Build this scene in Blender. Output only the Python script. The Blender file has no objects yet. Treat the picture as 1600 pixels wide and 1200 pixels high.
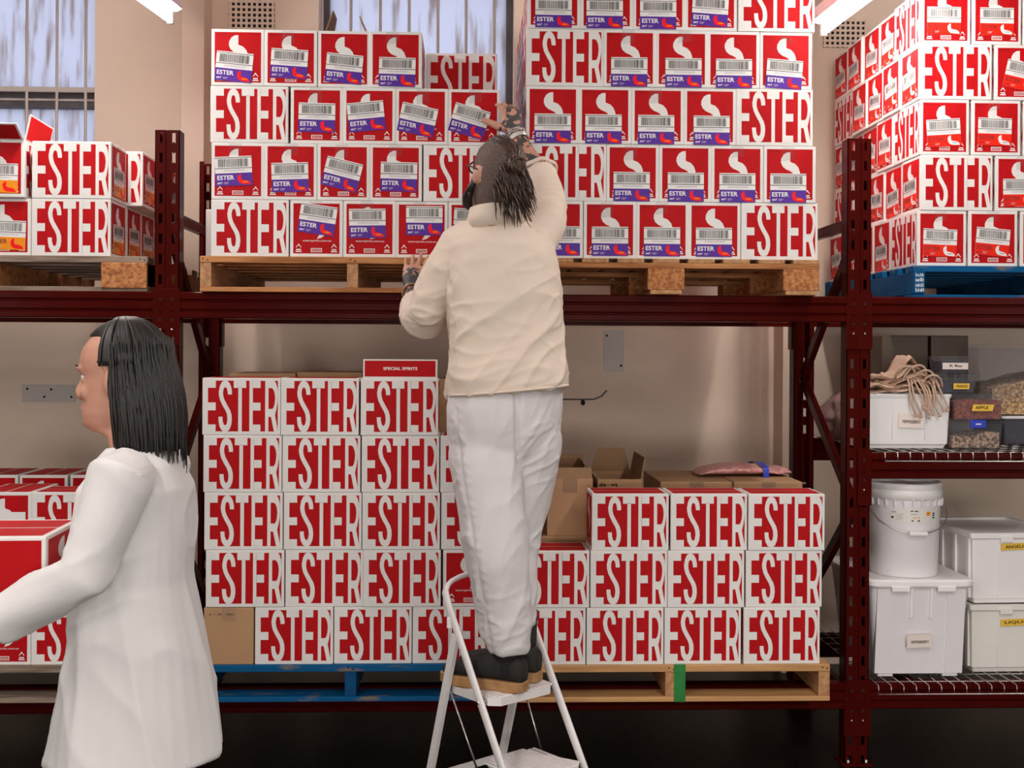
import bpy, bmesh, math, random
from mathutils import Vector, Matrix, noise

R = math.radians
SC = bpy.context.scene
COL = SC.collection

# ------------------------------------------------------------------ camera
FPX, YAW, ROLL, CAMZ = 1830.0, 0.0377, 0.0053, 1.58
PX0, PY0 = 800.0, 550.0
_fw = Vector((math.sin(YAW), math.cos(YAW), 0))
_r0 = Vector((math.cos(YAW), -math.sin(YAW), 0))
_rt = _r0 * math.cos(ROLL) + Vector((0, 0, math.sin(ROLL)))
_up = Vector((0, 0, math.cos(ROLL))) - _r0 * math.sin(ROLL)
cam_d = bpy.data.cameras.new('camera')
cam = bpy.data.objects.new('camera', cam_d)
COL.objects.link(cam)
cam.matrix_world = Matrix(((_rt.x, _up.x, -_fw.x, 0), (_rt.y, _up.y, -_fw.y, 0),
                           (_rt.z, _up.z, -_fw.z, CAMZ), (0, 0, 0, 1)))
cam_d.sensor_width = 36.0
cam_d.lens = 36.0 * FPX / 1600.0
cam_d.shift_y = -(600 - PY0) / 1600.0
cam_d.clip_start = 0.05
SC.camera = cam


def at(px, py, Y):
    """point of the place seen at a pixel of the photograph, on the plane at depth Y"""
    d = _fw + _rt * ((px - PX0) / FPX) - _up * ((py - PY0) / FPX)
    return Vector((0, 0, CAMZ)) + d * (Y / d.y)


# ------------------------------------------------------------------ world, view
SC.view_settings.view_transform = 'Standard'
SC.view_settings.look = 'None'
SC.view_settings.gamma = 1.0
SC.view_settings.use_curve_mapping = False
SC.view_settings.exposure = 0.50
w = bpy.data.worlds.new('overcast sky')
SC.world = w
w.use_nodes = True
wn = w.node_tree.nodes
wn['Background'].inputs[0].default_value = (0.58, 0.60, 0.77, 1)
wn['Background'].inputs[1].default_value = 1.0

# lamp tubes of the ceiling battens: radiance of the tube skin
TUBE_COL = (1.0, 0.925, 0.875)
TUBE_STR = 116.0
# the hall's ceiling lamps beyond the frame (over and behind the camera)
HALL_LAMPS = [(-1.6, 1.9, 3.05, 24), (1.65, 1.9, 3.05, 24), (-1.8, -.6, 3.05, 34), (1.7, -.6, 3.05, 34), (-1.9, -3.1, 3.05, 34), (1.75, -3.1, 3.05, 34)]
for i, (x, y, z, pw) in enumerate(HALL_LAMPS):
    ld = bpy.data.lights.new('hall_lamp', 'AREA')
    ld.shape = 'RECTANGLE'
    ld.size, ld.size_y = 0.18, 1.4
    ld.energy = pw
    ld.color = (1.0, 0.925, 0.875)
    lo = bpy.data.objects.new('hall_lamp', ld)
    lo.location = (x, y, z)
    COL.objects.link(lo)

# added fill lights far behind the camera: one low and frontal, two from the sides
for x, y, z, sx, sz, rz, pw in ((.4, -9.7, .95, 6.0, 1.6, 0, 270), (-7.9, -6.5, 1.55, 4.5, 2.9, -R(52), 130), (8.9, -6.5, 1.55, 4.5, 2.9, R(52), 130)):
    ld = bpy.data.lights.new('fill_light', 'AREA')
    ld.shape = 'RECTANGLE'
    ld.size, ld.size_y = sx, sz
    ld.energy = pw
    ld.color = (1.0, 0.95, 0.90)
    lo = bpy.data.objects.new('fill_light', ld)
    lo.location = (x, y, z)
    lo.rotation_euler = (math.pi / 2, 0, rz)
    COL.objects.link(lo)

# ------------------------------------------------------------------ materials
M = {}


def mat(name, col, rough=0.6, metal=0.0, spec=0.5, nscale=0, namp=0.0, bump=0.0, bscale=200.0, stretch=(1, 1, 1), col2=None, coat=0.0, detail=4.0, lo=0.35, hi=0.65):
    m = bpy.data.materials.new(name)
    m.use_nodes = True
    nt = m.node_tree
    b = nt.nodes['Principled BSDF']
    b.inputs['Base Color'].default_value = (*col, 1)
    b.inputs['Roughness'].default_value = rough
    b.inputs['Metallic'].default_value = metal
    b.inputs['Specular IOR Level'].default_value = spec
    if coat:
        b.inputs['Coat Weight'].default_value = coat
        b.inputs['Coat Roughness'].default_value = 0.15
    tc = mp = None
    if nscale or bump:
        tc = nt.nodes.new('ShaderNodeTexCoord')
        mp = nt.nodes.new('ShaderNodeMapping')
        mp.inputs['Scale'].default_value = stretch
        nt.links.new(tc.outputs['Object'], mp.inputs['Vector'])
    if nscale:
        n = nt.nodes.new('ShaderNodeTexNoise')
        n.inputs['Scale'].default_value = nscale
        n.inputs['Detail'].default_value = detail
        nt.links.new(mp.outputs[0], n.inputs['Vector'])
        r = nt.nodes.new('ShaderNodeValToRGB')
        r.color_ramp.elements[0].position = lo
        r.color_ramp.elements[1].position = hi
        c2 = col2 if col2 else tuple(c * (1 - namp) for c in col)
        r.color_ramp.elements[0].color = (*c2, 1)
        r.color_ramp.elements[1].color = (*col, 1)
        nt.links.new(n.outputs['Fac'], r.inputs['Fac'])
        nt.links.new(r.outputs['Color'], b.inputs['Base Color'])
    if bump:
        n2 = nt.nodes.new('ShaderNodeTexNoise')
        n2.inputs['Scale'].default_value = bscale
        n2.inputs['Detail'].default_value = 3
        nt.links.new(mp.outputs[0], n2.inputs['Vector'])
        bp = nt.nodes.new('ShaderNodeBump')
        bp.inputs['Strength'].default_value = bump
        bp.inputs['Distance'].default_value = 0.01
        nt.links.new(n2.outputs['Fac'], bp.inputs['Height'])
        nt.links.new(bp.outputs[0], b.inputs['Normal'])
    M[name] = m
    return m


mat('card', (.80, .775, .75), .55, spec=.2, nscale=9, namp=.05)
mat('red', (.47, .0055, .0085), .55, spec=.10, nscale=14, namp=.10, stretch=(1, 1, .25))
mat('ink', (.012, .011, .012), .6, spec=.1)
mat('paper', (.80, .78, .76), .5, spec=.15)
mat('purple', (.095, .030, .30), .4, spec=.12)
mat('hotred', (.88, .010, .016), .4, spec=.12)
mat('orangered', (.80, .022, .010), .4, spec=.12)
mat('amber', (.82, .28, .012), .4, spec=.12)
mat('maroon', (.22, .006, .008), .5)
mat('greyprint', (.45, .38, .45), .5, spec=.12)
mat('brown', (.47, .27, .135), .7, nscale=5, namp=.12, bump=.05, bscale=60)
mat('shaded_brown', (.085, .055, .035), .5)  # carton brown darkened to carry the shade deep on the middle shelf
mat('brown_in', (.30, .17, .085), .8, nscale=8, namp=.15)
mat('rack', (.062, .0042, .0030), .18, nscale=6, namp=.15, spec=.035)
mat('steel', (.62, .60, .58), .3, metal=1)
mat('wood', (.54, .245, .09), .7, spec=.25, nscale=3.5, col2=(.30, .11, .035), stretch=(1.5, 14, 14), bump=.15, bscale=12)
mat('woody', (.55, .29, .13), .7, nscale=3.5, col2=(.34, .155, .06), stretch=(14, 1.5, 14), bump=.15, bscale=12)
mat('pine', (.60, .33, .13), .65, nscale=3.0, col2=(.46, .23, .085), stretch=(1.2, 14, 14), bump=.12, bscale=12)
mat('chip', (.58, .25, .095), .8, spec=.2, nscale=75, col2=(.28, .10, .035), bump=.35, bscale=120)
mat('weather', (.33, .25, .19), .8, nscale=4, col2=(.16, .11, .08), stretch=(1.2, 12, 12), bump=.2, bscale=14)
mat('blue', (.0025, .085, .22), .6, spec=.12, nscale=9, col2=(.002, .05, .15), bump=.15, bscale=20)
mat('bluesc', (.0025, .088, .23), .6, spec=.12, nscale=7, col2=(.20, .15, .11), lo=.30, hi=.40, stretch=(1, 3, 3))
mat('green', (.004, .22, .025), .5, nscale=20, namp=.3)
mat('wall', (.83, .665, .535), .75, nscale=1.6, namp=.07, bump=.06, bscale=8)
mat('ceiling', (.42, .38, .35), .8)
mat('hall', (.16, .14, .13), .8)
mat('floor', (.0075, .0045, .0038), .35, spec=.18, nscale=3, col2=(.0045, .003, .0026), bump=.04, bscale=30)
mat('dark', (.012, .010, .010), .9)
mat('frame_grey', (.12, .105, .11), .6, nscale=12, namp=.3)
mat('bar', (.55, .47, .43), .45)
mat('white_metal', (.80, .77, .76), .35, nscale=40, namp=.04)
mat('plate', (.55, .49, .46), .5)
mat('tub', (.90, .875, .87), .38)
mat('tubcool', (.85, .82, .845), .3, nscale=4, namp=.04)
mat('cream', (.84, .81, .76), .4, nscale=5, namp=.05)
mat('yellow', (.85, .53, .05), .5)
mat('labelpaper', (.86, .74, .68), .55)
mat('canvas', (.62, .42, .31), .85, nscale=30, namp=.12, bump=.1, bscale=90)
mat('pinkcloth', (.40, .235, .205), .8, nscale=12, col2=(.20, .10, .09), bump=.2, bscale=25)
mat('bluelatch', (.012, .035, .48), .4)
mat('grain', (.80, .54, .28), .8, nscale=95, col2=(.22, .11, .045), bump=.7, bscale=110)
mat('apple', (.46, .11, .055), .8, nscale=120, col2=(.12, .022, .014), bump=.7, bscale=130)
mat('seeds', (.80, .52, .32), .8, nscale=95, col2=(.018, .012, .012), bump=.7, bscale=100)
mat('juniper', (.055, .05, .085), .7, nscale=120, namp=.6, bump=.6, bscale=120)
mat('jacket', (.76, .635, .53), .85, nscale=4, namp=.035, bump=.10, bscale=260)
mat('trouser', (.70, .665, .665), .85, nscale=4, namp=.03, bump=.10, bscale=220)
mat('coat', (.74, .72, .71), .85, nscale=4, namp=.03, bump=.03, bscale=260)
mat('suede', (.014, .011, .010), .75, bump=.15, bscale=150)
mat('sole', (.42, .22, .085), .6, nscale=25, namp=.25)
mat('sock', (.018, .014, .015), .9)
mat('skin', (.56, .285, .20), .5, nscale=20, namp=.12)
mat('stubble', (.145, .095, .080), .75, nscale=160, col2=(.09, .055, .048), bump=.25, bscale=260)
mat('tattoo', (.50, .25, .17), .5, nscale=34, col2=(.045, .042, .045), lo=.50, hi=.56, detail=3)
mat('inked', (.085, .080, .085), .5, nscale=60, col2=(.045, .045, .05))
mat('hair', (.020, .012, .009), .45, nscale=35, col2=(.060, .032, .019), bump=.2, bscale=90, lo=.45, hi=.72)
mat('blackhair', (.014, .010, .009), .5)
mat('eye', (.75, .72, .70), .2)
mat('black_plastic', (.015, .015, .016), .3)
mat('greytrouser', (.55, .52, .51), .85, bump=.1, bscale=200)
mat('bubble', (.75, .42, .40), .35, nscale=60, col2=(.60, .22, .20), bump=.5, bscale=120)

t = mat('tube', (.9, .9, .9))
b = t.node_tree.nodes['Principled BSDF']
b.inputs['Emission Color'].default_value = (*TUBE_COL, 1)
b.inputs['Emission Strength'].default_value = TUBE_STR

# frosted, stained window glass: daylight from outside scatters through it
g = bpy.data.materials.new('frosted glass')
g.use_nodes = True
nt = g.node_tree
nt.nodes.remove(nt.nodes['Principled BSDF'])
out = nt.nodes['Material Output']
tr = nt.nodes.new('ShaderNodeBsdfTranslucent')
gl = nt.nodes.new('ShaderNodeBsdfGlossy')
gl.inputs['Roughness'].default_value = .25
gl.inputs['Color'].default_value = (.8, .8, .8, 1)
mx = nt.nodes.new('ShaderNodeMixShader')
mx.inputs[0].default_value = .06
tc = nt.nodes.new('ShaderNodeTexCoord')
mp = nt.nodes.new('ShaderNodeMapping')
mp.inputs['Scale'].default_value = (9, 9, 1.1)
ns = nt.nodes.new('ShaderNodeTexNoise')
ns.inputs['Scale'].default_value = 3
ns.inputs['Detail'].default_value = 6
rp = nt.nodes.new('ShaderNodeValToRGB')
rp.color_ramp.elements[0].position = .29
rp.color_ramp.elements[0].color = (.58, .49, .44, 1)
rp.color_ramp.elements[1].position = .47
rp.color_ramp.elements[1].color = (.90, .92, .95, 1)
nt.links.new(tc.outputs['Object'], mp.inputs['Vector'])
nt.links.new(mp.outputs[0], ns.inputs['Vector'])
nt.links.new(ns.outputs['Fac'], rp.inputs['Fac'])
nt.links.new(rp.outputs['Color'], tr.inputs['Color'])
nt.links.new(tr.outputs[0], mx.inputs[1])
nt.links.new(gl.outputs[0], mx.inputs[2])
nt.links.new(mx.outputs[0], out.inputs['Surface'])
M['glass'] = g


def clear_mat(name, tint, fac, bump=0.0):
    m = bpy.data.materials.new(name)
    m.use_nodes = True
    nt = m.node_tree
    nt.nodes.remove(nt.nodes['Principled BSDF'])
    o = nt.nodes['Material Output']
    a = nt.nodes.new('ShaderNodeBsdfTransparent')
    a.inputs['Color'].default_value = (*tint, 1)
    p = nt.nodes.new('ShaderNodeBsdfPrincipled')
    p.inputs['Base Color'].default_value = (.75, .75, .78, 1)
    p.inputs['Roughness'].default_value = .12
    x = nt.nodes.new('ShaderNodeMixShader')
    x.inputs[0].default_value = fac
    nt.links.new(a.outputs[0], x.inputs[1])
    nt.links.new(p.outputs[0], x.inputs[2])
    nt.links.new(x.outputs[0], o.inputs['Surface'])
    if bump:
        n2 = nt.nodes.new('ShaderNodeTexNoise')
        n2.inputs['Scale'].default_value = 120
        bp = nt.nodes.new('ShaderNodeBump')
        bp.inputs['Strength'].default_value = bump
        bp.inputs['Distance'].default_value = .02
        nt.links.new(n2.outputs['Fac'], bp.inputs['Height'])
        nt.links.new(bp.outputs[0], p.inputs['Normal'])
    M[name] = m


clear_mat('clear', (.93, .93, .95), .045)
clear_mat('cleartape', (.98, .97, .97), .10, 1.0)
clear_mat('wrap', (.95, .92, .92), .07, 1.0)

# ------------------------------------------------------------------ mesh helpers


class MB:
    """collects faces with materials and links them as one mesh object"""

    def __init__(s):
        s.v, s.f, s.m, s.sm, s.mats = [], [], [], [], []

    def mi(s, name):
        if name not in s.mats:
            s.mats.append(name)
        return s.mats.index(name)

    def poly(s, pts, m, smooth=False):
        i = len(s.v)
        s.v += [tuple(p) for p in pts]
        s.f.append(tuple(range(i, i + len(pts))))
        s.m.append(s.mi(m))
        s.sm.append(smooth)

    def mesh(s, vs, fs, m, smooth=False, T=None):
        i = len(s.v)
        s.v += [tuple(T @ Vector(p)) if T else tuple(p) for p in vs]
        k = s.mi(m)
        for f in fs:
            s.f.append(tuple(i + q for q in f))
            s.m.append(k)
            s.sm.append(smooth)

    def box(s, lo, hi, m, T=None, bev=0.0):
        (x0, y0, z0), (x1, y1, z1) = lo, hi
        if bev <= 0:
            vs = [(x0, y0, z0), (x1, y0, z0), (x1, y1, z0), (x0, y1, z0), (x0, y0, z1), (x1, y0, z1), (x1, y1, z1), (x0, y1, z1)]
            fs = [(0, 3, 2, 1), (4, 5, 6, 7), (0, 1, 5, 4), (1, 2, 6, 5), (2, 3, 7, 6), (3, 0, 4, 7)]
            s.mesh(vs, fs, m, False, T)
            return
        bm = bmesh.new()
        bmesh.ops.create_cube(bm, size=1)
        for v in bm.verts:
            v.co = Vector((x0 + (v.co.x + .5) * (x1 - x0), y0 + (v.co.y + .5) * (y1 - y0), z0 + (v.co.z + .5) * (z1 - z0)))
        bmesh.ops.bevel(bm, geom=bm.edges[:], offset=bev, segments=2, profile=.6, affect='EDGES')
        s.bm(bm, m, False, T)

    def bm(s, bm, m, smooth=False, T=None):
        bm.verts.index_update()
        s.mesh([v.co[:] for v in bm.verts], [[v.index for v in f.verts] for f in bm.faces], m, smooth, T)
        bm.free()

    def prism(s, pts, ax, a, b, m):
        """extrude a closed 2-D outline along axis ax from a to b"""
        def put(p, t):
            q = [0, 0, 0]
            o = [k for k in range(3) if k != ax]
            q[ax] = t
            q[o[0]], q[o[1]] = p
            return q
        n = len(pts)
        vs = [put(p, a) for p in pts] + [put(p, b) for p in pts]
        fs = [tuple(range(n))[::-1], tuple(range(n, 2 * n))] + [(i, (i + 1) % n, n + (i + 1) % n, n + i) for i in range(n)]
        s.mesh(vs, fs, m)

    def bar(s, a, b, wx, wy, m, side=None):
        """rectangular bar from a to b, wx along side, wy across"""
        a, b = Vector(a), Vector(b)
        d = (b - a).normalized()
        sd = Vector(side) if side else (Vector((0, 0, 1)) if abs(d.z) < .9 else Vector((1, 0, 0)))
        u = (sd - d * sd.dot(d)).normalized()
        v = d.cross(u)
        vs = []
        for p in (a, b):
            for i, j in ((-1, -1), (1, -1), (1, 1), (-1, 1)):
                vs.append(p + u * (i * wx / 2) + v * (j * wy / 2))
        fs = [(0, 3, 2, 1), (4, 5, 6, 7), (0, 1, 5, 4), (1, 2, 6, 5), (2, 3, 7, 6), (3, 0, 4, 7)]
        s.mesh(vs, fs, m)

    def tube(s, pts, rad, m, n=10, closed=False, smooth=True, ref=None, rb=None):
        """round or oval tube through points; rad (and rb, the half-width across) single or per point"""
        pts = [Vector(p) for p in pts]
        k = len(pts)
        rads = rad if isinstance(rad, (list, tuple)) else [rad] * k
        rbs = rads if rb is None else (rb if isinstance(rb, (list, tuple)) else [rb] * k)
        vs = []
        u = None
        for i, p in enumerate(pts):
            if closed:
                d = pts[(i + 1) % k] - pts[i - 1]
            else:
                d = pts[min(i + 1, k - 1)] - pts[max(i - 1, 0)]
            d.normalize()
            if ref is not None:
                u = Vector(ref)
            elif u is None:
                u = Vector((0, 0, 1)) if abs(d.z) < .9 else Vector((1, 0, 0))
            u = (u - d * u.dot(d)).normalized()
            v = d.cross(u)
            for j in range(n):
                t_ = 2 * math.pi * j / n
                vs.append(p + u * (math.cos(t_) * rads[i]) + v * (math.sin(t_) * rbs[i]))
        fs = []
        for i in range(k if closed else k - 1):
            a, b = i * n, ((i + 1) % k) * n
            for j in range(n):
                j2 = (j + 1) % n
                fs.append((a + j, a + j2, b + j2, b + j))
        if not closed:
            fs.append(tuple(range(n))[::-1])
            fs.append(tuple(range((k - 1) * n, k * n)))
        s.mesh(vs, fs, m, smooth)

    def rings(s, rings, m, smooth=True):
        """rings: lists of equally many points; caps both ends"""
        n = len(rings[0])
        vs = [p for r in rings for p in r]
        fs = []
        for i in range(len(rings) - 1):
            a, b = i * n, (i + 1) * n
            for j in range(n):
                j2 = (j + 1) % n
                fs.append((a + j, a + j2, b + j2, b + j))
        fs.append(tuple(range(n))[::-1])
        fs.append(tuple(range((len(rings) - 1) * n, len(rings) * n)))
        s.mesh(vs, fs, m, smooth)

    def ball(s, c, r, m, n=16, T=None):
        bm = bmesh.new()
        bmesh.ops.create_uvsphere(bm, u_segments=n, v_segments=max(6, n // 2), radius=1)
        r = r if isinstance(r, (tuple, list)) else (r, r, r)
        for v in bm.verts:
            v.co = Vector((v.co.x * r[0], v.co.y * r[1], v.co.z * r[2]))
            if T:
                v.co = T @ v.co
            v.co += Vector(c)
        s.bm(bm, m, True)

    def data(s, name):
        me = bpy.data.meshes.new(name)
        me.from_pydata(s.v, [], s.f)
        for k in s.mats:
            me.materials.append(M[k])
        me.polygons.foreach_set('material_index', s.m)
        me.polygons.foreach_set('use_smooth', s.sm)
        me.update()
        return me

    def build(s, name, parent=None, loc=None, rot=None):
        return link(name, s.data(name), parent, loc, rot)


def link(name, me, parent=None, loc=None, rot=None):
    o = bpy.data.objects.new(name, me)
    COL.objects.link(o)
    if parent:
        o.parent = parent
    if loc is not None:
        o.location = loc
    if rot is not None:
        o.rotation_euler = rot if isinstance(rot, (tuple, list)) else (0, 0, rot)
    return o


def tag(o, label=None, cat=None, group=None, kind=None):
    if label:
        o['label'] = label
    if cat:
        o['category'] = cat
    if group:
        o['group'] = group
    if kind:
        o['kind'] = kind
    return o


def empty(name, loc, rot=0):
    o = bpy.data.objects.new(name, None)
    COL.objects.link(o)
    o.location = loc
    o.rotation_euler = rot if isinstance(rot, (tuple, list)) else (0, 0, rot)
    return o


_tx = {}


def text_poly(s, bold=0.0):
    """verts (unit cap height, left aligned at 0) and faces of a word in the built-in font"""
    k = (s, bold)
    if k not in _tx:
        cu = bpy.data.curves.new('word', 'FONT')
        cu.body = s
        cu.size = 1.0
        cu.resolution_u = 2
        cu.offset = bold
        ob = bpy.data.objects.new('word', cu)
        COL.objects.link(ob)
        dg = bpy.context.evaluated_depsgraph_get()
        me = bpy.data.meshes.new_from_object(ob.evaluated_get(dg))
        vs = [v.co.copy() for v in me.vertices]
        fs = [tuple(p.vertices) for p in me.polygons]
        bpy.data.objects.remove(ob)
        bpy.data.curves.remove(cu)
        bpy.data.meshes.remove(me)
        x0 = min(v.x for v in vs)
        x1 = max(v.x for v in vs)
        y0 = min(v.y for v in vs)
        y1 = max(v.y for v in vs)
        _tx[k] = ([((v.x - x0) / (x1 - x0), (v.y - y0) / (y1 - y0)) for v in vs], fs)
    return _tx[k]


class Face:
    """a flat printed face: u right, v up, both in metres from its lower left corner"""

    def __init__(s, mb, o, du, dv, n):
        s.mb, s.o, s.du, s.dv, s.n = mb, Vector(o), Vector(du), Vector(dv), Vector(n)

    def p(s, u, v, k=1):
        return s.o + s.du * u + s.dv * v + s.n * (k * .00035)

    def poly(s, pts, m, k=1):
        s.mb.poly([s.p(u, v, k) for u, v in pts], m)

    def rect(s, u0, v0, u1, v1, m, k=1):
        s.poly([(u0, v0), (u1, v0), (u1, v1), (u0, v1)], m, k)

    def word(s, t_, u, v, w_, h, m, k=2, bold=0.0):
        vs, fs = text_poly(t_, bold)
        s.mb.mesh([s.p(u + a * w_, v + b_ * h, k) for a, b_ in vs], fs, m)

    def frame(s, u0, v0, u1, v1, tu, tv, m, k=2):
        s.rect(u0, v0, u1, v0 + tv, m, k)
        s.rect(u0, v1 - tv, u1, v1, m, k)
        s.rect(u0, v0 + tv, u0 + tu, v1 - tv, m, k)
        s.rect(u1 - tu, v0 + tv, u1, v1 - tv, m, k)
# ------------------------------------------------------------------ the hall
WY = 5.90          # inner face of the back wall
ZC = 3.60          # ceiling


def wall_piece(mb, x0, x1, z0, z1, y0=WY, y1=WY + .28):
    mb.box((x0, y0, z0), (x1, y1, z1), 'wall')


WIN = [(-3.55, -1.862, 2.05, 3.52), (-.755, .225, 2.05, 3.52)]      # two barred windows in the back wall
mb = MB()
wall_piece(mb, -8, WIN[0][0], 0, ZC)
wall_piece(mb, WIN[0][0], WIN[0][1], 0, WIN[0][2])
wall_piece(mb, WIN[0][0], WIN[0][1], WIN[0][3], ZC)
wall_piece(mb, WIN[0][1], WIN[1][0], 0, ZC)
wall_piece(mb, WIN[1][0], WIN[1][1], 0, WIN[1][2])
wall_piece(mb, WIN[1][0], WIN[1][1], WIN[1][3], ZC)
wall_piece(mb, WIN[1][1], 9, 0, ZC)
tag(mb.build('wall_back'), kind='structure')
mb = MB()
mb.box((-8, -10, -.1), (9, WY + .28, 0), 'floor')
tag(mb.build('floor'), kind='structure')
mb = MB()
mb.box((-8, -10, ZC), (9, WY + .28, ZC + .1), 'ceiling')
tag(mb.build('ceiling'), kind='structure')
mb = MB()
mb.box((-8.1, -10, 0), (-8, WY + .28, ZC), 'hall')
tag(mb.build('wall_left'), kind='structure')
mb = MB()
mb.box((9, -10, 0), (9.1, WY + .28, ZC), 'hall')
tag(mb.build('wall_right'), kind='structure')
mb = MB()
mb.box((-8, -10.1, 0), (9, -10, ZC), 'hall')
tag(mb.build('wall_front'), kind='structure')
# two shallow piers standing out of the back wall
mb = MB()
mb.box((-1.395, WY - .17, 0), (-1.285, WY, ZC), 'wall', bev=.004)
tag(mb.build('trim_1'), kind='structure')
mb = MB()
mb.box((1.555, WY - .17, 0), (1.70, WY, ZC), 'wall', bev=.004)
tag(mb.build('trim_2'), kind='structure')

for k, (x0, x1, z0, z1) in enumerate(WIN):
    root = empty('window_%d' % (k + 1), ((x0 + x1) / 2, WY + .14, z0))
    tag(root, kind='structure')
    c = (x0 + x1) / 2
    hw = (x1 - x0) / 2
    hh = z1 - z0
    f = MB()
    d0, d1 = .02, .08
    f.box((-hw, d0, 0), (-hw + .035, d1, hh), 'frame_grey')
    f.box((hw - .035, d0, 0), (hw, d1, hh), 'frame_grey')
    f.box((-hw, d0, 0), (hw, d1, .04), 'frame_grey')
    f.box((-hw, d0, hh - .04), (hw, d1, hh), 'frame_grey')
    if k == 0:
        f.box((-hw + .03, d0 - .03, .78 - .02), (hw - .03, d1, .78 + .065), 'frame_grey')
        f.box((-hw + .03, d0 - .045, .78 + .01), (hw - .03, d0 - .03, .78 + .02), 'bar')
    f.build('window_frame', root)
    p = MB()
    p.box((-hw + .03, .045, .03), (hw - .03, .051, hh - .03), 'glass')
    p.build('pane', root)
    b_ = MB()
    xs = [at(px, 100, WY + .03).x for px in ((-96, -50, -4, 42, 89, 134) if k == 0 else (503, 548, 594, 639, 684, 728, 772))]
    for x in xs:
        b_.tube([(x - c, -.11, .02), (x - c, -.11, hh - .005)], .0075, 'bar', n=8)
    if k == 0:
        zb = at(60, 139, WY + .02).z - z0
        b_.box((-hw - .02, -.117, zb - .012), (hw - .002, -.103, zb + .012), 'bar')
    b_.build('security_bars', root)

# air bricks: square-holed grilles set in the wall
for nm, pxs, pys, lab in (('left', (361, 427), (4, 45), 'square-holed air vent high on wall above left upper stack'),
                          ('right', (1288, 1352), (33, 72), 'square-holed air vent high on wall beside right strip lamp')):
    a = at(pxs[0], pys[1], WY)
    b_ = at(pxs[1], pys[0], WY)
    W, H = b_.x - a.x, b_.z - a.z
    nx, nz = 8, 5
    mb = MB()
    mb.box((-.008, -.003, -.008), (W + .008, -.0022, H + .008), 'dark')
    for i in range(nx + 1):
        x = W * i / nx
        mb.box((x - .0055, -.012, -.01), (x + .0055, -.003, H + .01), 'wall')
    for j in range(nz + 1):
        z = H * j / nz
        mb.box((-.01, -.0125, z - .0055), (W + .01, -.003, z + .0055), 'wall')
    o = mb.build('air_vent', None, (a.x, WY, a.z))
    tag(o, lab, 'vent')

# blank plates screwed to the wall
for a, b_, lab, holes in ((at(35, 628, WY), at(118, 601, WY), 'wide pale blank plate screwed to wall at the left', ((.1, .75), (.42, .3), (.55, .72), (.93, .3))),
                          (at(943, 581, WY), at(974, 516, WY), 'upright pale blank plate screwed to wall right of the man', ((.15, .87), (.88, .15)))):
    W, H = b_.x - a.x, b_.z - a.z
    mb = MB()
    mb.box((0, -.006, 0), (W, 0, H), 'plate', bev=.002)
    for u, v in holes:
        mb.tube([(u * W, -.0075, v * H), (u * W, -.005, v * H)], .006, 'dark', n=8)
    tag(mb.build('wall_plate', None, (a.x, WY, a.z)), lab, 'wall plate')
# a cable stub on the wall
mb = MB()
pts = [at(x, y, WY - .006) for x, y in ((850, 620), (880, 624), (908, 624), (928, 624), (940, 619), (948, 610))]
mb.tube(pts, .0035, 'frame_grey', n=6)
h = at(911, 629, WY - .01)
mb.ball(h, (.011, .009, .014), 'dark', n=8)
tag(mb.build('wall_cable'), 'thin grey cable stub with dark end on wall right of the man', 'cable')

# ------------------------------------------------------------------ strip lamps


def batten(A, B, label, group='ceiling strip lamps'):
    A, B = Vector(A), Vector(B)
    d = (B - A)
    L = d.length
    d.normalize()
    root = empty('strip_lamp', (A + B) / 2)
    tag(root, label, 'lamp', group)
    q = d.to_track_quat('Y', 'Z')
    root.rotation_mode = 'QUATERNION'
    root.rotation_quaternion = q
    h_ = L / 2
    m = MB()
    m.prism([(-.045, .10), (.045, .10), (.045, .05), (.018, .038), (-.018, .038), (-.045, .05)], 1, -h_ - .02, h_ + .02, 'white_metal')
    m.build('housing', root)
    m = MB()
    m.tube([(0, -h_, 0), (0, -h_ + .01, 0), (0, h_ - .01, 0), (0, h_, 0)], [.009, .0135, .0135, .009], 'tube', n=12)
    m.build('lamp_tube', root)
    for sgn in (-1, 1):
        m = MB()
        m.box((-.012, sgn * (h_ + .005) - .012, -.016), (.012, sgn * (h_ + .005) + .012, .045), 'white_metal', bev=.003)
        m.build('lamp_holder', root)
    for sgn in (-.6, .6):
        m = MB()
        top = ZC - (root.location.z)
        m.tube([(0, sgn * h_, .09), (0, sgn * h_, top)], .004, 'steel', n=6)
        m.build('suspension_rod', root)
    return root


eL = at(266, 31, 5.0)
sL = eL + Vector((-.184, -1.35, .0))
batten(sL, eL, 'white strip lamp with bare tube at upper left above left wall')
eR = at(1287, 50, 5.0)
sR = eR + Vector((.078, -1.35, .0))
batten(sR, eR, 'glaring white strip lamp between the two upper stacks at right')

# ------------------------------------------------------------------ racking
PL, PR_, YF, DEP = -1.133, 1.501, 4.45, .80
BZ = {'low': .215, 'mid': 1.10, 'top': 1.70}


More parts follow.
